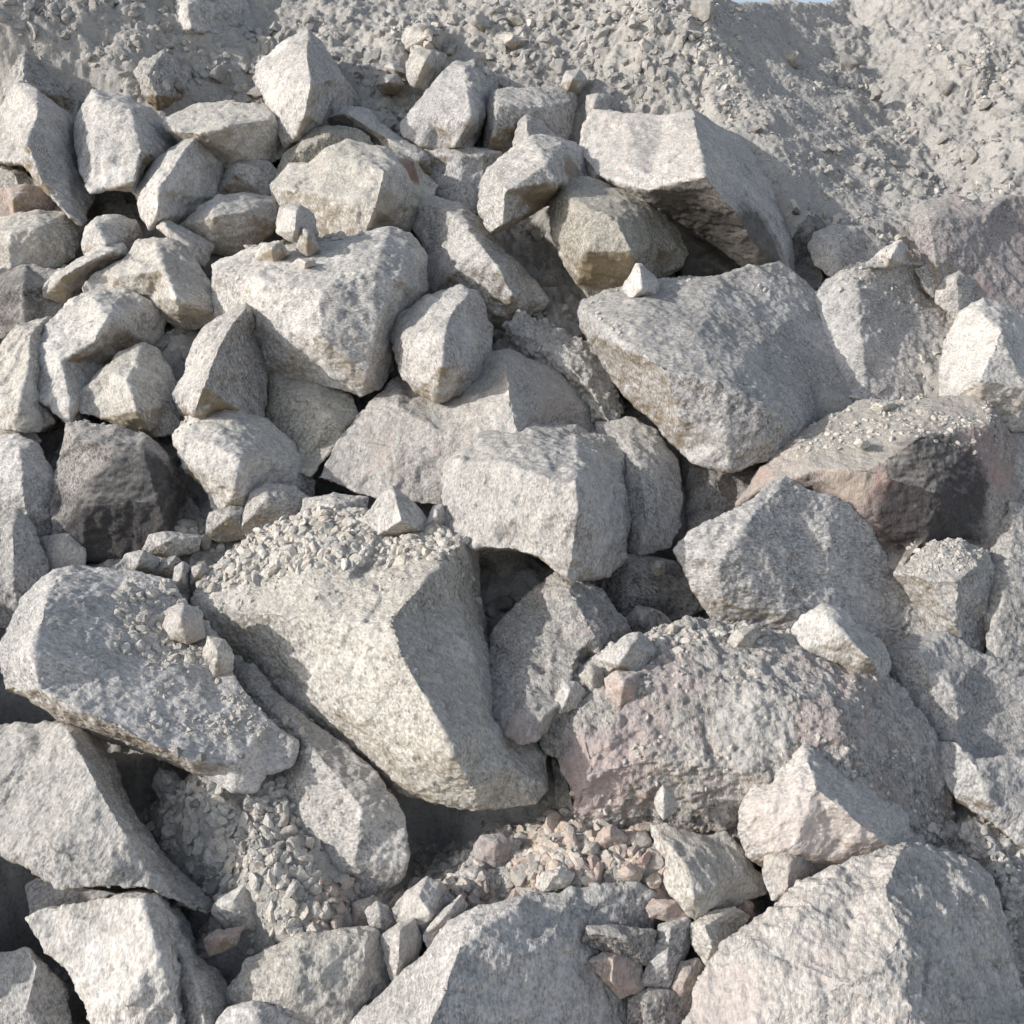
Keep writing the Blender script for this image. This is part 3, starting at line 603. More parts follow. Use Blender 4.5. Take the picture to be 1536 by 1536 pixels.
# ---------------------------------------------------------------- hand-sized stones in the gaps
S = lambda label, mat, o, r=(), **k: boulder(label, mat, o, r, name='stone', vox=k.pop('vox', 1.9), **k)
S('dark speckled flat stone on the right flank of the largest foreground boulder', 'D', [(875,1415,78),(885,1392,92),(915,1387,94),(985,1395,66),(977,1432,50),(965,1447,50),(920,1432,68)], [[(890,1400,102),(935,1408,104)]])
S('reddish stone below the dark speckled flat stone', 'Q', [(882,1442,66),(905,1428,78),(925,1430,76),(960,1445,44),(966,1482,30),(930,1494,44),(910,1472,60)], [[(920,1440,95),(918,1470,86)]])
S('upright grey and white stone in the gap left of the corner boulder', 'B', [(988,1390,50),(1030,1380,52),(1038,1400,32),(1022,1452,20),(1005,1488,15),(962,1470,38),(975,1440,48),(985,1410,48)], [[(1005,1395,72),(1000,1440,70)]])
S('greenish beige blunt stone wedged against the massive corner boulder', 'C', [(1038,1385,52),(1060,1370,58),(1100,1363,54),(1122,1375,32),(1112,1397,15),(1087,1432,20),(1060,1446,40),(1042,1417,48)], [[(1060,1390,78),(1068,1420,70)]])
S('small rusty stone at the foot of the greenish beige blunt stone', 'Q', [(1008,1482,30),(1020,1445,42),(1045,1440,42),(1062,1450,28),(1052,1482,15),(1040,1503,18),(1020,1497,25)], [[(1032,1465,58)]])
S('dark mottled stone at the bottom edge between the two foreground boulders', 'D', [(940,1580,0),(945,1500,30),(975,1483,42),(1010,1490,35),(1042,1512,10),(1032,1580,-10)], [[(972,1508,58)]])
S('flat rose stone below the angular pale rock', 'Q', [(970,1362,52),(980,1348,60),(1020,1350,60),(1042,1377,42),(1000,1382,48),(975,1377,52)], [[(1000,1362,70)]])
S('pinkish stone half buried left of the square topped stone at the bottom', 'Q', [(525,1392,20),(530,1355,32),(560,1345,32),(577,1360,18),(570,1395,5)], [[(545,1365,42)]])
S('square topped pale stone, largest of the cluster above the foreground boulder', 'P', [(590,1362,52),(610,1340,64),(640,1319,70),(660,1325,64),(682,1347,42),(665,1372,35),(635,1398,38),(600,1382,46)], [[(628,1345,86),(645,1370,82)]])
S('small grey oval stone leaning on the square topped stone', 'G', [(550,1367,48),(565,1353,54),(580,1360,48),(594,1382,32),(575,1402,32),(556,1392,42)], [[(570,1372,64)]])
S('upright rosy wedge stone between the cream rock and the foreground boulder', 'P', [(572,1407,58),(600,1385,70),(620,1382,70),(632,1410,48),(627,1442,40),(590,1478,38),(578,1442,52)], [[(600,1397,90),(598,1440,82)]])
S('thin pinkish flake on edge against the foreground boulder', 'P', [(637,1402,62),(660,1370,70),(690,1345,72),(699,1360,55),(682,1387,56),(645,1419,55)], [[(668,1375,84)]])
S('grey wedge stone standing left of the cluster, above the broad cream rock', 'G', [(413,1352,40),(432,1323,54),(450,1330,48),(470,1370,26),(482,1407,12),(450,1424,5),(415,1424,5)], [[(437,1345,68),(440,1395,50)]])
S('rosy nodule in the gravel beside the tucked grey slab', 'Q', [(415,1292,40),(435,1270,54),(455,1275,46),(472,1290,26),(460,1313,20),(430,1326,32)], [[(440,1290,68)]])
S('blunt pale stone on the gravel above the orange stone', 'C', [(320,1367,45),(330,1345,56),(370,1325,62),(400,1325,46),(400,1362,24),(382,1393,24),(340,1392,34)], [[(350,1352,80)]])
S('salmon orange stone lying above the elongated cream stone', 'Q', [(305,1410,65),(325,1395,76),(365,1390,64),(352,1417,55),(315,1434,58)], [[(335,1405,90)]])
S('greyish white stone perched on the upper left shoulder of the rubbly rose boulder', 'W', [(900,985,120),(940,955,138),(960,950,138),(987,977,115),(987,1002,105),(960,1012,112),(915,1007,118)], [[(945,972,160),(930,995,150)]])
S('rose red stone just below the perched greyish white stone', 'Q', [(910,1020,130),(925,1008,142),(960,1010,138),(970,1032,115),(957,1057,112),(930,1066,120),(912,1042,126)], [[(935,1025,160)]])
S('small white stone on the left lip of the rubbly rose boulder', 'W', [(833,1050,105),(845,1020,124),(862,1022,122),(881,1040,102),(867,1062,102),(840,1069,105)], [[(855,1038,138)]])
S('smaller pale stone between the white stone and the rose red stone', 'C', [(868,1012,112),(885,998,122),(905,1005,118),(908,1030,108),(888,1040,110)], [[(888,1015,132)]])
S('white pyramid stone on the gravel covered top of the great cream wedge', 'W', [(550,777,95),(575,740,112),(590,730,118),(610,745,108),(642,782,82),(642,800,75),(560,805,85)], [[(592,742,132),(602,780,135)]])
S('little rounded white stone right of the white pyramid stone', 'W', [(638,788,88),(650,760,100),(664,758,98),(670,780,85),(660,800,82),(644,802,84)], [[(655,772,112)]])
S('broad grey stone behind the gravel covered top of the great cream wedge', 'G', [(365,790,40),(378,740,60),(400,727,66),(440,732,55),(465,752,35),(460,800,10),(380,815,0)], [[(400,750,78)]])
S('flat grey stone beside the broad grey stone, foot of the dimpled boulder', 'G', [(310,800,25),(315,770,48),(345,762,50),(378,765,36),(380,805,5),(325,812,5)], [[(345,775,58)]])
S('low lump behind the white pyramid stone', 'G', [(450,790,40),(460,750,62),(500,740,66),(548,748,60),(550,790,40),(500,800,35)], [[(500,758,80)]])
S('grey cobble above the rim of the long tilted slab', 'B', [(168,858,40),(190,832,60),(215,826,64),(237,838,48),(232,860,28),(200,866,30)], [[(208,840,76)]])
S('paler cobble right of the grey cobble above the long tilted slab', 'G', [(232,862,28),(245,838,46),(265,832,48),(275,845,34),(262,868,20)], [[(255,845,58)]])
S('long grey pebble lying under the black mottled boulder', 'G', [(215,832,32),(225,802,52),(250,798,56),(300,805,40),(295,825,24),(262,835,26)], [[(250,812,64)]])
S('upright narrow stone at the corner between the slab and the cream wedge', 'G', [(258,890,40),(262,852,58),(275,845,62),(288,852,46),(284,890,28),(278,912,25)], [[(272,865,70)]])
S('short stone touching the left corner of the great cream wedge', 'C', [(286,876,45),(288,850,62),(305,845,62),(318,858,48),(305,880,38)], [[(298,858,72)]])
S('pinkish rubble stone on the upper rim of the long tilted slab', 'P', [(246,940,115),(252,915,135),(275,905,140),(300,918,130),(306,955,110),(280,965,115),(258,958,115)], [[(272,930,160)]])
S('creamy stone on the right rim of the long tilted slab', 'C', [(305,985,110),(312,955,130),(337,960,125),(350,982,112),(345,1008,100),(322,1010,105)], [[(326,978,148)]])
S('grey slabby stone in the gravel hollow under the long tilted slab', 'G', [(228,1180,15),(240,1152,35),(262,1158,34),(285,1185,20),(278,1215,5),(250,1210,5)], [[(252,1172,46)]])
S('squat stone in the gravel hollow right of the slabby stone', 'G', [(278,1220,20),(285,1195,40),(315,1190,42),(335,1212,24),(330,1240,10),(300,1245,10)], [[(305,1208,54)]])
S('pale finger shaped stone in the gravel beside the tucked grey slab', 'B', [(355,1235,30),(362,1232,36),(392,1245,32),(395,1262,24),(380,1268,24),(362,1250,28)], [[(375,1248,46)]])
S('flat white stone among the gravel below the finger shaped stone', 'W', [(305,1292,30),(330,1280,48),(360,1278,44),(350,1300,30),(325,1312,26)], [[(335,1290,56)]])
S('rough violet stone in the shadowed hollow under the great cream wedge', 'V', [(712,1275,10),(722,1255,28),(750,1250,30),(778,1262,20),(772,1290,0),(740,1305,0),(718,1295,5)], [[(742,1268,42)]])
S('grey stone at the bottom of the shadowed hollow', 'G', [(685,1330,0),(692,1305,20),(718,1300,22),(738,1315,10),(730,1345,-10),(700,1350,-10)], [[(712,1315,32)]])
S('rosy stone at the upper edge of the gravel behind the foreground boulder', 'Q', [(890,1268,65),(905,1240,82),(918,1236,84),(940,1258,68),(930,1275,60),(905,1278,60)], [[(915,1252,98)]])
S('pale orange stone left of the rosy stone in the gravel', 'C', [(868,1285,60),(880,1265,76),(895,1263,76),(905,1280,62),(890,1292,58)], [[(885,1275,88)]])
S('pink wedge stone right of the rosy stone in the gravel', 'Q', [(933,1290,55),(942,1272,70),(955,1266,72),(962,1285,60),(955,1300,52)], [[(948,1280,84)]])
S('cream stone at the left tip of the gravel behind the foreground boulder', 'C', [(802,1330,80),(815,1310,95),(840,1300,98),(860,1312,85),(850,1330,78),(815,1338,78)], [[(835,1312,110)]])
S('spiky rosy crystal stone on the lower face of the rubbly rose boulder', 'P', [(982,1205,112),(994,1175,132),(1010,1188,122),(1014,1215,106),(995,1228,106)], [[(996,1198,140)]])
S('light stone on the crest of the rubbly rose boulder, left of the white hump', 'C', [(1088,965,100),(1105,945,120),(1138,935,120),(1142,950,108),(1125,975,100),(1098,978,98)], [[(1115,955,134)]])
S('round pale pebble left of the bright chip, on the dark stone beside the white block', 'W', [(976,852,35),(985,840,48),(997,845,44),(998,858,32),(985,864,30)], [[(988,850,56)]], vox=1.5)
S('yellowish stone on the dusty top of the rose and black block', 'C', [(1280,665,110),(1288,656,122),(1302,660,120),(1304,670,110),(1290,674,108)], [[(1293,664,130)]], vox=1.5)
S('long flat stone on the back rim of the rose and black block', 'C', [(1300,618,62),(1312,605,76),(1340,603,76),(1345,614,66),(1322,622,62)], [[(1324,610,86)]], vox=1.6)
S('rounded stone beside the dark cleft at the top', 'W', [(842,125,30),(850,108,42),(870,105,42),(882,122,22),(870,140,12),(850,141,18)], [[(860,118,54)]])
S('flat ledge stone jutting from the rubble at the top centre', 'C', [(738,58,20),(760,50,30),(795,60,22),(790,72,10),(770,78,10),(748,70,14)], [[(765,60,40)]])
S('pinkish flat stone left of the stacked pair at the top', 'P', [(577,100,14),(588,95,24),(612,112,16),(610,122,6),(592,118,6)], [[(592,104,32)]])
S('grey stone below the pinkish flat stone at the top', 'G', [(563,128,12),(575,112,28),(595,112,28),(606,128,10),(596,140,0),(575,140,2)], [[(583,122,38)]])

S('pale stump of stone standing in the rubble on the big square pale block', 'W', [(416,347,95),(420,312,125),(450,307,132),(470,322,118),(476,352,98),(440,362,100)], [[(445,318,150),(442,345,142)]])
S('small spike of pale stone beside the stump on the big square pale block', 'C', [(446,374,108),(454,342,134),(468,346,130),(480,374,112),(460,386,108)], [[(461,353,152)]])
S('dusty lump of rubble at the front of the big square pale block top', 'C', [(384,387,104),(395,366,122),(420,362,122),(433,382,108),(410,396,106)], [[(408,373,138)]])
S('flat buff chip on the front rim of the big square pale block', 'P', [(436,400,120),(448,388,132),(470,390,132),(478,402,120),(456,408,118)], [[(458,394,146)]])
# ================================================================ the slope itself
MOUNDS = [  # x, y, height, radius  (rubble filling the gaps between boulders, plus an added sun-blocking ridge)
 (-230,1000,260,130),(-240,1250,260,150),(-240,1480,240,150),(-190,800,150,110),(0,1060,-120,60),(20,1380,-140,80),(110,1450,-110,60),(-10,940,-80,60),(640,1230,-90,60),(500,690,-80,40),(990,800,-80,50),(1190,420,-60,50),  # the high ones beyond the left edge: unseen ridge added to block the sun
 (385,1240,120,120),(300,1190,60,60),(900,1310,75,100),(835,1330,65,70),(960,1330,75,70),(1080,1350,70,80),(1010,1250,40,80),(500,1370,80,90),(420,1380,60,80),
 (640,1380,55,70),(740,1310,45,80),(690,1335,50,60),(800,880,35,60),(1470,1330,40,120),(240,830,50,90),(420,800,50,100),(1240,600,55,60),(1180,560,10,80),(800,520,40,70),
 (560,120,20,80),(580,200,20,60),(1300,330,25,80),(1480,1180,10,80),(300,360,30,80),(60,430,20,80),(330,480,30,70),(250,520,45,40),
]
def terrain():
    # slope coordinates: a across, b up the slope
    a = np.concatenate([np.linspace(-7.5, -3.2, 50), np.arange(-3.15, 3.15, 0.0092), np.linspace(3.2, 7.5, 50)])
    b = np.concatenate([np.linspace(-2.6, -1.2, 30), np.arange(-1.15, 3.2, 0.016), np.arange(3.2, 5.8, 0.0085), np.linspace(5.85, 7.4, 30)])
    na, nb = len(a), len(b)
    A, B_ = np.meshgrid(a, b)
    p = P0 + A[..., None] * RGT + B_[..., None] * U
    p = p.reshape(-1, 3); Af = A.ravel(); Bf = B_.ravel()
    # picture rows the boulder heap reaches up to, expressed on the slope
    def ab(x, y):
        q = P(x, y, 0) - P0
        return float(np.dot(q, RGT)), float(np.dot(q, U))
    edge = [ab(-400,120), ab(0,110), ab(130,110), ab(250,150), ab(380,60), ab(520,90), ab(600,110), ab(740,120), ab(880,150), ab(1050,160), ab(1190,330), ab(1370,330), ab(1536,290), ab(1900,250)]
    ea = np.array([e[0] for e in edge]); eb = np.array([e[1] for e in edge])
    lim = np.interp(Af, ea, eb)
    s = np.clip((lim - Bf) / 0.30, 0, 1); s = s * s * (3 - 2 * s)
    h = -0.095 * s
    for (x, y, hh, rr) in MOUNDS:
        ma, mb = ab(x, y); r = rr * unit(x, y)
        g = np.exp(-(((Af - ma) / r) ** 2 + ((Bf - mb) / (r * 1.15)) ** 2) * 1.2)
        h += hh * unit(x, y) * g * s
    # the dusty bank: ribs and gullies running up the slope
    bank = 1 - s
    ta = []
    prof = [(-4.5,1.7),(-3.5,1.35),(-2.65,.8),(-2.0,.34),(-1.6,.04),(-1.35,-.06),(-1.05,-.02),(-0.7,.0),(-.2,.05),(.3,.13),(.68,.22),(.95,.20),(1.2,.06),(1.5,-.08),(1.8,-.2),(2.0,-.24),(2.2,-.16),(2.45,-.08),(2.7,-.05),(3.2,-.1),(4.5,.1),(7.5,.2)]
    pr = np.interp(Af + 0.10 * vnoise(np.stack([Af * 1.3, Bf * 1.3, Af * 0 + 3], 1)), [q[0] for q in prof], [q[1] for q in prof])
    h += bank * pr * np.clip(0.45 + (Bf - lim) * 0.75, 0.2, 0.95)
    q3 = np.stack([Af, Bf, Af * 0 + 1.7], 1)
    gl = np.clip((Af - .9) / .15, 0, 1) * np.clip((1.95 - Af + .12 * vnoise(q3 * 3)) / .3, 0, 1)
    h += bank * (0.045 * fbm(q3 * 2.6, 3) + 0.022 * fbm(q3 * 7, 3, 0.6) * (1 - .5 * gl))
    lumps = np.clip(fbm(q3 * 5.0 + 31, 2) + 0.15, 0, 2)
    h += bank * 0.03 * lumps * (1 - 0.75 * gl) 
    h += 0.010 * fbm(q3 * 22, 4, 0.62) * (1 - 0.5 * gl) + 0.012 * cells(q3 * 10, .18) * (1 - .8 * gl) + 0.011 * cells(q3 * 24, .18) * (1 - .65 * gl) + 0.008 * cells(q3 * 60, .2) + 0.005 * fbm(q3 * 90, 2)
    h += (1 - bank) * 0.03 * fbm(q3 * 6, 3)
    # crest: the bank rounds over just above the picture's top edge
    # (the row at which each column turns over is found from its own profile)
    q = p + h[:, None] * N - CAM
    py = (IMG / 2 - FPX * (q @ UPV) / (q @ FWD)).reshape(nb, na); px = (IMG / 2 + FPX * q[:, 0] / (q @ FWD)).reshape(nb, na)
    goal = np.interp(px, [-900, 200, 900, 1060, 1100, 1180, 1250, 1290, 1400, 2600], [-160, -70, -70, -25, 6, 7, 5, -20, -60, -160])
    past = np.maximum.accumulate(py < goal, axis=0)
    first = np.where(past.any(0), past.argmax(0), nb - 1)
    cb = np.convolve(np.pad(b[first], 4, mode='edge'), np.ones(9) / 9, 'valid')
    cb = np.broadcast_to(cb, (nb, na)).ravel() 
    over = np.clip(Bf - cb, 0, None)
    h -= over * over * 0.9 + over * 0.55
    # low apron at the bottom levels out
    low = np.clip(-0.5 - Bf, 0, None); 
    p = p + h[:, None] * N
    p[:, 2] = np.where(Bf < -0.5, np.maximum(p[:, 2], -0.62 + 0.03 * vnoise(q3 * 4)), p[:, 2])
    idx = np.arange(na * nb).reshape(nb, na)
    f = np.stack([idx[:-1, :-1], idx[:-1, 1:], idx[1:, 1:], idx[1:, :-1]], -1).reshape(-1, 4)
    me = np_mesh('hillside', p, f); me.materials.append(DIRT)
    o = bpy.data.objects.new('hillside', me); COL.objects.link(o); o['kind'] = 'structure'
    return o
CREST = 0.0
HILL = terrain()

def ground():
    n = 60; a = np.linspace(-60, 60, n); b_ = np.linspace(-40, 80, n)
    A, B_ = np.meshgrid(a, b_); z = -0.75 + 0.15 * fbm(np.stack([A.ravel() * .2, B_.ravel() * .2, A.ravel() * 0], 1), 3)
    idx = np.arange(n * n).reshape(n, n)
    f = np.stack([idx[:-1, :-1], idx[:-1, 1:], idx[1:, 1:], idx[1:, :-1]], -1).reshape(-1, 4)
    me = np_mesh('ground', np.stack([A.ravel(), B_.ravel(), z], 1), f); me.materials.append(DIRT)
    o = bpy.data.objects.new('ground', me); COL.objects.link(o); o['kind'] = 'structure'
ground()

# ---------------------------------------------------------------- one tree of surfaces to drop stones on
bpy.context.view_layer.update()
def build_bvh():
    vs = []; fs = []; owner = []; off = 0
    for o in SURF + [HILL]:
        me = o.data
        co = np.empty(len(me.vertices) * 3, np.float32); me.vertices.foreach_get('co', co); co = co.reshape(-1, 3) + np.array(o.location)
        me.calc_loop_triangles()
        t = np.empty(len(me.loop_triangles) * 3, np.int32); me.loop_triangles.foreach_get('vertices', t); t = t.reshape(-1, 3)
        vs.append(co); fs.append(t + off); off += len(co)
        owner.append(np.full(len(t), SURF.index(o) if o in SURF else -1, np.int32))
    v = np.concatenate(vs); f = np.concatenate(fs)
    return BVHTree.FromPolygons(v.tolist(), f.tolist(), all_triangles=True), np.concatenate(owner)
BVH, OWNER = build_bvh()
DUSTY = ('gravel covered', 'gravel on', 'gravel strewn', 'rubble', 'rubbly', 'dusty', 'dust coated', 'dust caked', 'crumbl', 'rose and black', 'broad flat shaded slab', 'wide grey boulder', 'tucked grey', 'tucked between', 'clod', 'grey stone behind', 'beside the broad grey', 'low lump behind', 'dark hollow', 'shadowed hollow')
ISDUSTY = [any(k in o['label'] for k in DUSTY) and 'pyramid stone' not in o['label'] and 'pyramid rock' not in o['label'] and 'white hump' not in o['label'] for o in SURF]
VN = Vector(N)
def drop(x, y, h=260, mode='n'):
    """first surface met going down onto the pile (square to the slope, or plumb)"""
    s = Vector(P(x, y, 30)) + VN * 0.6
    hit, no, i, d = BVH.ray_cast(s, -VN)
    return hit, no, (OWNER[i] if i is not None else -2)

# ---------------------------------------------------------------- loose stones: a few shapes, copied
def pebble_mesh(name, seed, sub=3, squash=(1, .8, .62)):
    import bmesh
    bm = bmesh.new(); bmesh.ops.create_icosphere(bm, subdivisions=sub, radius=0.5)
    co = np.array([v.co for v in bm.verts])
    rg = np.random.default_rng(seed)
    # cut by random planes so that it breaks like crushed stone
    for k in range(8):
        nrm = rg.normal(size=3); nrm /= np.linalg.norm(nrm); d = rg.uniform(0.17, 0.40)
        ex = co @ nrm - d
        co = co - np.clip(ex, 0, None)[:, None] * nrm * 0.97
    co = co * np.array(squash)
    co += 0.03 * np.stack([fbm(co * 5 + seed, 2), fbm(co * 5 + seed + 9, 2), fbm(co * 5 + seed + 19, 2)], 1)
    for v, c in zip(bm.verts, co): v.co = c
    t = np.array([[v.index for v in f.verts] for f in bm.faces])
    bm.free()
    return co, t
PROTO = [pebble_mesh('p', 100 + i, 4, (1, random.uniform(.65, .95), random.uniform(.5, .8))) for i in range(10)]
PROTO_XS = [pebble_mesh('p', 300 + i, 1, (1.1, random.uniform(.7, 1.0), random.uniform(.6, .9))) for i in range(10)]
PROTO_LO = [pebble_mesh('p', 200 + i, 2, (1.1, random.uniform(.65, 1.0), random.uniform(.55, .9))) for i in range(10)]
PMESH = {}
def stone_mesh(i, mat):
    if (i, mat) not in PMESH:
        me = np_mesh('stone', *PROTO[i]); me.materials.append(M[mat]); PMESH[(i, mat)] = me
    return PMESH[(i, mat)]
placed = []
for lab, x, y, sz, mk in (
  ('lit clod on the upper left bank near the left edge of the picture', 66, 40, 46, 'C'),
  ('squared grey stone set in the upper left bank', 170, 44, 38, 'G'),
  ('left stone of three set in the bank beside the tall peak', 316, 76, 46, 'C'),
  ('middle stone of three set in the bank beside the tall peak', 352, 79, 38, 'C'),
  ('right stone of three set in the bank beside the tall peak, the largest', 382, 94, 60, 'G'),
  ('dusty clod lump below the three stones beside the tall peak', 336, 138, 80, 'C'),
  ('large crumbly clod on the crest at the top right, biggest on the skyline', 1290, 14, 62, 'C'),
  ('crumbly clod below the skyline at the top right', 1195, 52, 42, 'C'),
  ('cluster forming clod on the lit rubble left of the shaded gully', 1048, 50, 50, 'C'),
  ('leaning clod on the lit crest right of the shaded gully', 1336, 64, 38, 'C'),
  ('pale wedge stone lying alone on the dusty bank near the right edge', 1490, 258, 68, 'W'),
  ):
    hit, no, ow = drop(x, y)
    if hit is None: continue
    k = sz * unit(x, y); placed.append((x, y, sz))
    o = bpy.data.objects.new('stone', stone_mesh(random.randrange(10), mk)); COL.objects.link(o)
    o.location = hit + no * k * 0.10
    o.rotation_euler = (Matrix(no.to_track_quat('Z', 'Y').to_matrix()) @ Matrix.Rotation(random.uniform(0, 6.28), 3, 'Z') @ Matrix.Rotation(random.gauss(0, .3), 3, 'X')).to_euler()
    o.scale = (k, k * random.uniform(.8, 1.1), k)
    o['label'] = lab; o['category'] = 'stone'
def scatter_stones(label, group, n, boxes, size, mats, sink=0.18, gap=False):
    k = 0; tries = 0
    while k < n and tries < n * 80:
        tries += 1
        x0, y0, x1, y1 = random.choice(boxes)
        x, y = random.uniform(x0, x1), random.uniform(y0, y1)
        s = (size[0] + (size[1] - size[0]) * random.random() ** 2.2)
        if any((x - a) ** 2 + (y - b) ** 2 < (0.42 * (s + c)) ** 2 for a, b, c in placed): continue
        hit, no, ow = drop(x, y)
        if gap and ow != -1: continue
        if hit is None or no.z < 0.25 or (ow >= 0 and not ISDUSTY[ow]): continue
        if (Vector(P(x, y, 0)) - hit).dot(VN) > 0.28: continue
        placed.append((x, y, s))
        sz = s * unit(x, y)
        o = bpy.data.objects.new('stone', stone_mesh(random.randrange(10), random.choice(mats)))
        COL.objects.link(o)
        o.location = hit + no * sz * (0.3 - sink)
        o.rotation_euler = no.to_track_quat('Z', 'Y').to_matrix().to_4x4().to_euler()
        o.rotation_euler = (Matrix(no.to_track_quat('Z', 'Y').to_matrix()) @ Matrix.Rotation(random.uniform(0, 6.28), 3, 'Z') @ Matrix.Rotation(random.gauss(0, .35), 3, 'X')).to_euler()
        o.scale = (sz, sz, sz)
        o['label'] = label; o['category'] = 'stone'; o['group'] = group
        k += 1
scatter_stones('small dusty stone stuck in the shaded upper left bank above the boulders', 'stones in the upper left bank', 30, [(0,-5,380,70),(60,60,380,150)], (16, 42), 'GGCC', .25)
scatter_stones('small pale stone in the sunlit rubble along the top centre', 'stones in the top centre rubble', 56, [(500,0,1060,90),(500,0,1060,130),(520,80,600,160),(740,60,1040,165)], (14, 44), 'CCGWW', .22)
scatter_stones('small stone lying on the smooth shaded gully at the upper right', 'stones in the upper right gully', 18, [(1060,60,1330,320)], (10, 24), 'GGC', .25)
scatter_stones('small pale stone on the sunlit lumpy bank at the upper right', 'stones on the upper right bank', 26, [(1220,100,1536,240),(1300,0,1536,200),(1060,150,1200,200)], (12, 36), 'CCWG', .22)
scatter_stones('little stone in the gravel hollow between the two slabs at lower left', 'stones in the lower left hollow', 30, [(250,1170,440,1340),(330,1290,480,1420)], (12, 38), 'GCWP', .15)
scatter_stones('little rosy or cream stone in the gravel behind the foreground boulder', 'stones behind the foreground boulder', 34, [(800,1250,1000,1345),(940,1230,1120,1360)], (12, 34), 'PCQWC', .15)
scatter_stones('little stone in the dark hollow under the great cream wedge', 'stones in the dark hollow', 18, [(620,1230,860,1350),(520,1320,640,1400)], (14, 40), 'GVPG', .15)
scatter_stones('small pale stone wedged between the boulders of the upper left heap', 'stones wedged in the upper left heap', 26, [(0,240,640,660)], (20, 56), 'CGWP', .12, True)
scatter_stones('little stone filling the dark gap between boulders', 'stones in the dark gaps', 60, [(720,820,900,900),(0,420,640,760),(640,300,900,520),(860,600,1180,960),(0,560,330,860),(460,520,700,780),(0,1000,320,1480),(1190,300,1350,440),(780,340,880,470),(50,600,140,720),(1400,1130,1536,1330)], (20, 60), 'GDGC', .15, True)

# ---------------------------------------------------------------- gravel: uncountable, one object
def gravel(name, label, mat, reg):
    V = []; F = []; off = 0
    for (x0, y0, x1, y1, n, a, b_, mz, thr, only) in reg:
        for k in range(n):
            x, y = random.uniform(x0, x1), random.uniform(y0, y1)
            if thr is not None and vnoise(np.array([[x / 46.0, y / 38.0, 2.5]]))[0] + 0.5 * vnoise(np.array([[x / 17.0, y / 15.0, 7.5]]))[0] < thr + random.gauss(0, .12): continue
            hit, no, ow = drop(x, y)
            if hit is None or no.z < mz: continue
            if only is not None:
                if only == 'gap':
                    if ow != -1: continue
                elif ow < 0 or not SURF[ow]['label'].startswith(only): continue
            elif ow >= 0 and not ISDUSTY[ow]: continue
            s0 = a + (b_ - a) * random.random() ** (6.5 if b_ > 20 else 3.2); s = s0 * unit(x, y)
            co, t = (PROTO_LO if s0 > 5.5 else PROTO_XS)[random.randrange(10)]
            m = np.array(Matrix.Rotation(random.uniform(0, 6.28), 3, 'Z') @ Matrix.Rotation(random.uniform(-.9, .9), 3, 'X'))
            rot = np.array(no.to_track_quat('Z', 'Y').to_matrix())
            V.append((co * s) @ (rot @ m).T + np.array(hit + no * s * random.uniform(-0.08, 0.12))); F.append(t + off); off += len(co)
    me = np_mesh(name, np.concatenate(V), np.concatenate(F)); me.materials.append(mat)
    me.polygons.foreach_set('use_smooth', np.zeros(len(me.polygons), bool))
    o = bpy.data.objects.new(name, me); COL.objects.link(o)
    o['kind'] = 'stuff'; o['label'] = label; o['category'] = 'clods' if 'clods' in name else 'gravel'
gravel('gravel', 'crushed white and buff gravel lying on ledges and in the gaps between the boulders', GRAVEL, [
  # x0,y0,x1,y1,count,smin,smax,min up,patchiness,only on
  (290,770,715,905,6500,2.4,25,.35,-.7,'great cream wedge'),(290,880,620,960,1100,2.0,9,.25,0.0,'great cream wedge'),
  (340,310,560,400,500,3,16,.4,-.1,'big square pale'),(380,330,520,415,600,3,26,.3,None,'big square pale'),
  (205,895,365,1040,1500,3,24,.0,-.25,'long tilted slab'),(250,1000,440,1150,900,2.5,14,.0,-.05,'long tilted slab'),
  (830,930,1200,1030,900,3,22,.0,-.1,'largest rubbly'),(820,930,1430,1300,2600,2.5,12,-.1,.12,'largest rubbly'),(860,930,1110,1010,500,4,26,.1,-.1,'largest rubbly'),
  (1150,600,1490,720,1500,2.5,13,.45,-.25,'big block with dusty'),(1360,815,1490,880,500,3,11,.4,-.4,None),(880,410,1180,450,300,3,12,.45,-.1,None),
  (90,630,330,670,200,2.5,9,.4,None,None),(1230,385,1410,430,260,3,11,.4,None,None),(750,470,930,640,500,2.5,10,.1,-.1,None),(1400,1230,1540,1440,900,3,18,.1,-.2,None),
  (340,1040,470,1340,700,3,20,.2,-.1,'grey slab tucked'),
  (230,1120,480,1420,4200,3,30,.0,None,'gap'),(600,1200,880,1380,2400,4,28,.0,None,'gap'),
  (180,780,640,880,1500,4,30,.0,None,'gap'),(0,180,700,780,5000,4,26,.1,None,'gap'),(640,300,1200,960,4000,4,26,.1,None,'gap'),(1180,300,1536,1100,2500,4,26,.1,None,'gap'),(0,780,300,1536,1800,4,28,.1,None,'gap'),(1380,1100,1536,1400,900,4,28,.1,None,'gap'),
  (0,0,400,160,400,2.5,16,.1,.0,None),(380,0,1060,170,1800,3,26,.1,.05,None),(1060,0,1540,330,500,2,7,.1,None,None),(1230,60,1540,260,700,3,20,.1,.15,None),(1040,0,1110,330,600,3,14,.1,None,None),(1290,0,1540,90,500,3,16,.1,0.0,None)])
gravel('bank_clods', 'crumbs and clods of grey marble dust covering the bank above the boulders', DIRT, [
  (0,0,400,170,2600,3,26,.0,-.3,'gap'),(380,0,1070,180,5200,3,28,.0,-.35,'gap'),(1060,0,1540,340,2200,2.5,12,.0,.05,'gap'),(1240,40,1540,260,2200,3,24,.0,-.05,'gap')])
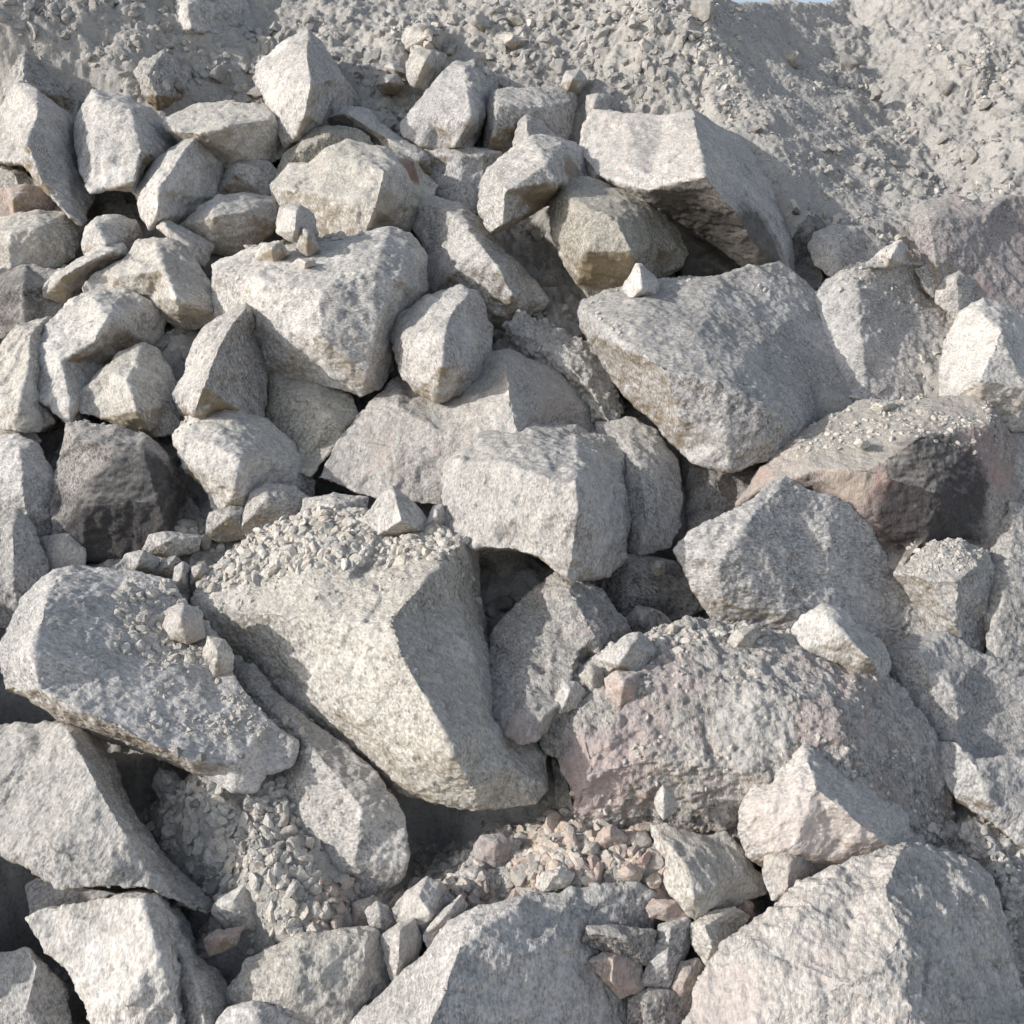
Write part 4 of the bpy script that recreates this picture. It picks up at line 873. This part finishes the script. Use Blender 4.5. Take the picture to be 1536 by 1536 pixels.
ROSY = gravel_mat('rosy_gravel', ((0.56, 0.52, 0.47), (0.50, 0.40, 0.35), (0.58, 0.50, 0.42), (0.46, 0.34, 0.30), (0.52, 0.49, 0.45), (0.40, 0.37, 0.35)))
gravel('rosy_gravel', 'rosy and cream gravel heaped behind the foreground boulder at the bottom', ROSY, [
  (770,1225,1160,1400,4600,4,40,.0,None,'gap'),(480,1320,740,1430,1500,4,30,.0,None,'gap'),(760,1300,900,1345,150,4,14,.2,None,None)])

# ================================================================ light, sky, camera
SUN_DIR = Vector((0.87, 0.32, -0.375)).normalized()          # the way the light travels
sun = bpy.data.lights.new('sun', 'SUN'); sun.energy = 3.9; sun.angle = R(0.55); sun.color = (1.0, 0.95, 0.88)
so = bpy.data.objects.new('sun', sun); COL.objects.link(so)
so.rotation_euler = SUN_DIR.to_track_quat('-Z', 'Y').to_euler()
w = bpy.data.worlds.new('World'); SC.world = w; w.use_nodes = True
nt = w.node_tree
sky = nt.nodes.new('ShaderNodeTexSky'); sky.sky_type = 'NISHITA'; sky.sun_disc = False
to = -SUN_DIR
sky.sun_elevation = math.asin(to.z); sky.sun_rotation = math.atan2(to.x, to.y)
sky.air_density = 1.0; sky.dust_density = 1.5; sky.altitude = 100
bg = nt.nodes['Background']; bg.inputs['Strength'].default_value = 0.15
hs = nt.nodes.new('ShaderNodeHueSaturation'); hs.inputs['Saturation'].default_value = 0.62; hs.inputs['Value'].default_value = 1.2
nt.links.new(sky.outputs[0], hs.inputs['Color']); nt.links.new(hs.outputs[0], bg.inputs[0])

cd = bpy.data.cameras.new('camera'); cam = bpy.data.objects.new('camera', cd); COL.objects.link(cam)
cam.location = CAM; cam.rotation_euler = (R(90) + PITCH, 0, 0)
cd.sensor_fit = 'HORIZONTAL'; cd.angle = FOV; cd.clip_start = 0.05; cd.clip_end = 1000
SC.camera = cam
SC.cycles.max_bounces = 5; SC.cycles.diffuse_bounces = 3; SC.cycles.glossy_bounces = 2
SC.view_settings.view_transform = 'Standard'; SC.view_settings.look = 'None'; SC.view_settings.exposure = 0; SC.view_settings.gamma = 1
print('ROCKS', len(STATS), 'verts', sum(s[1] for s in STATS))
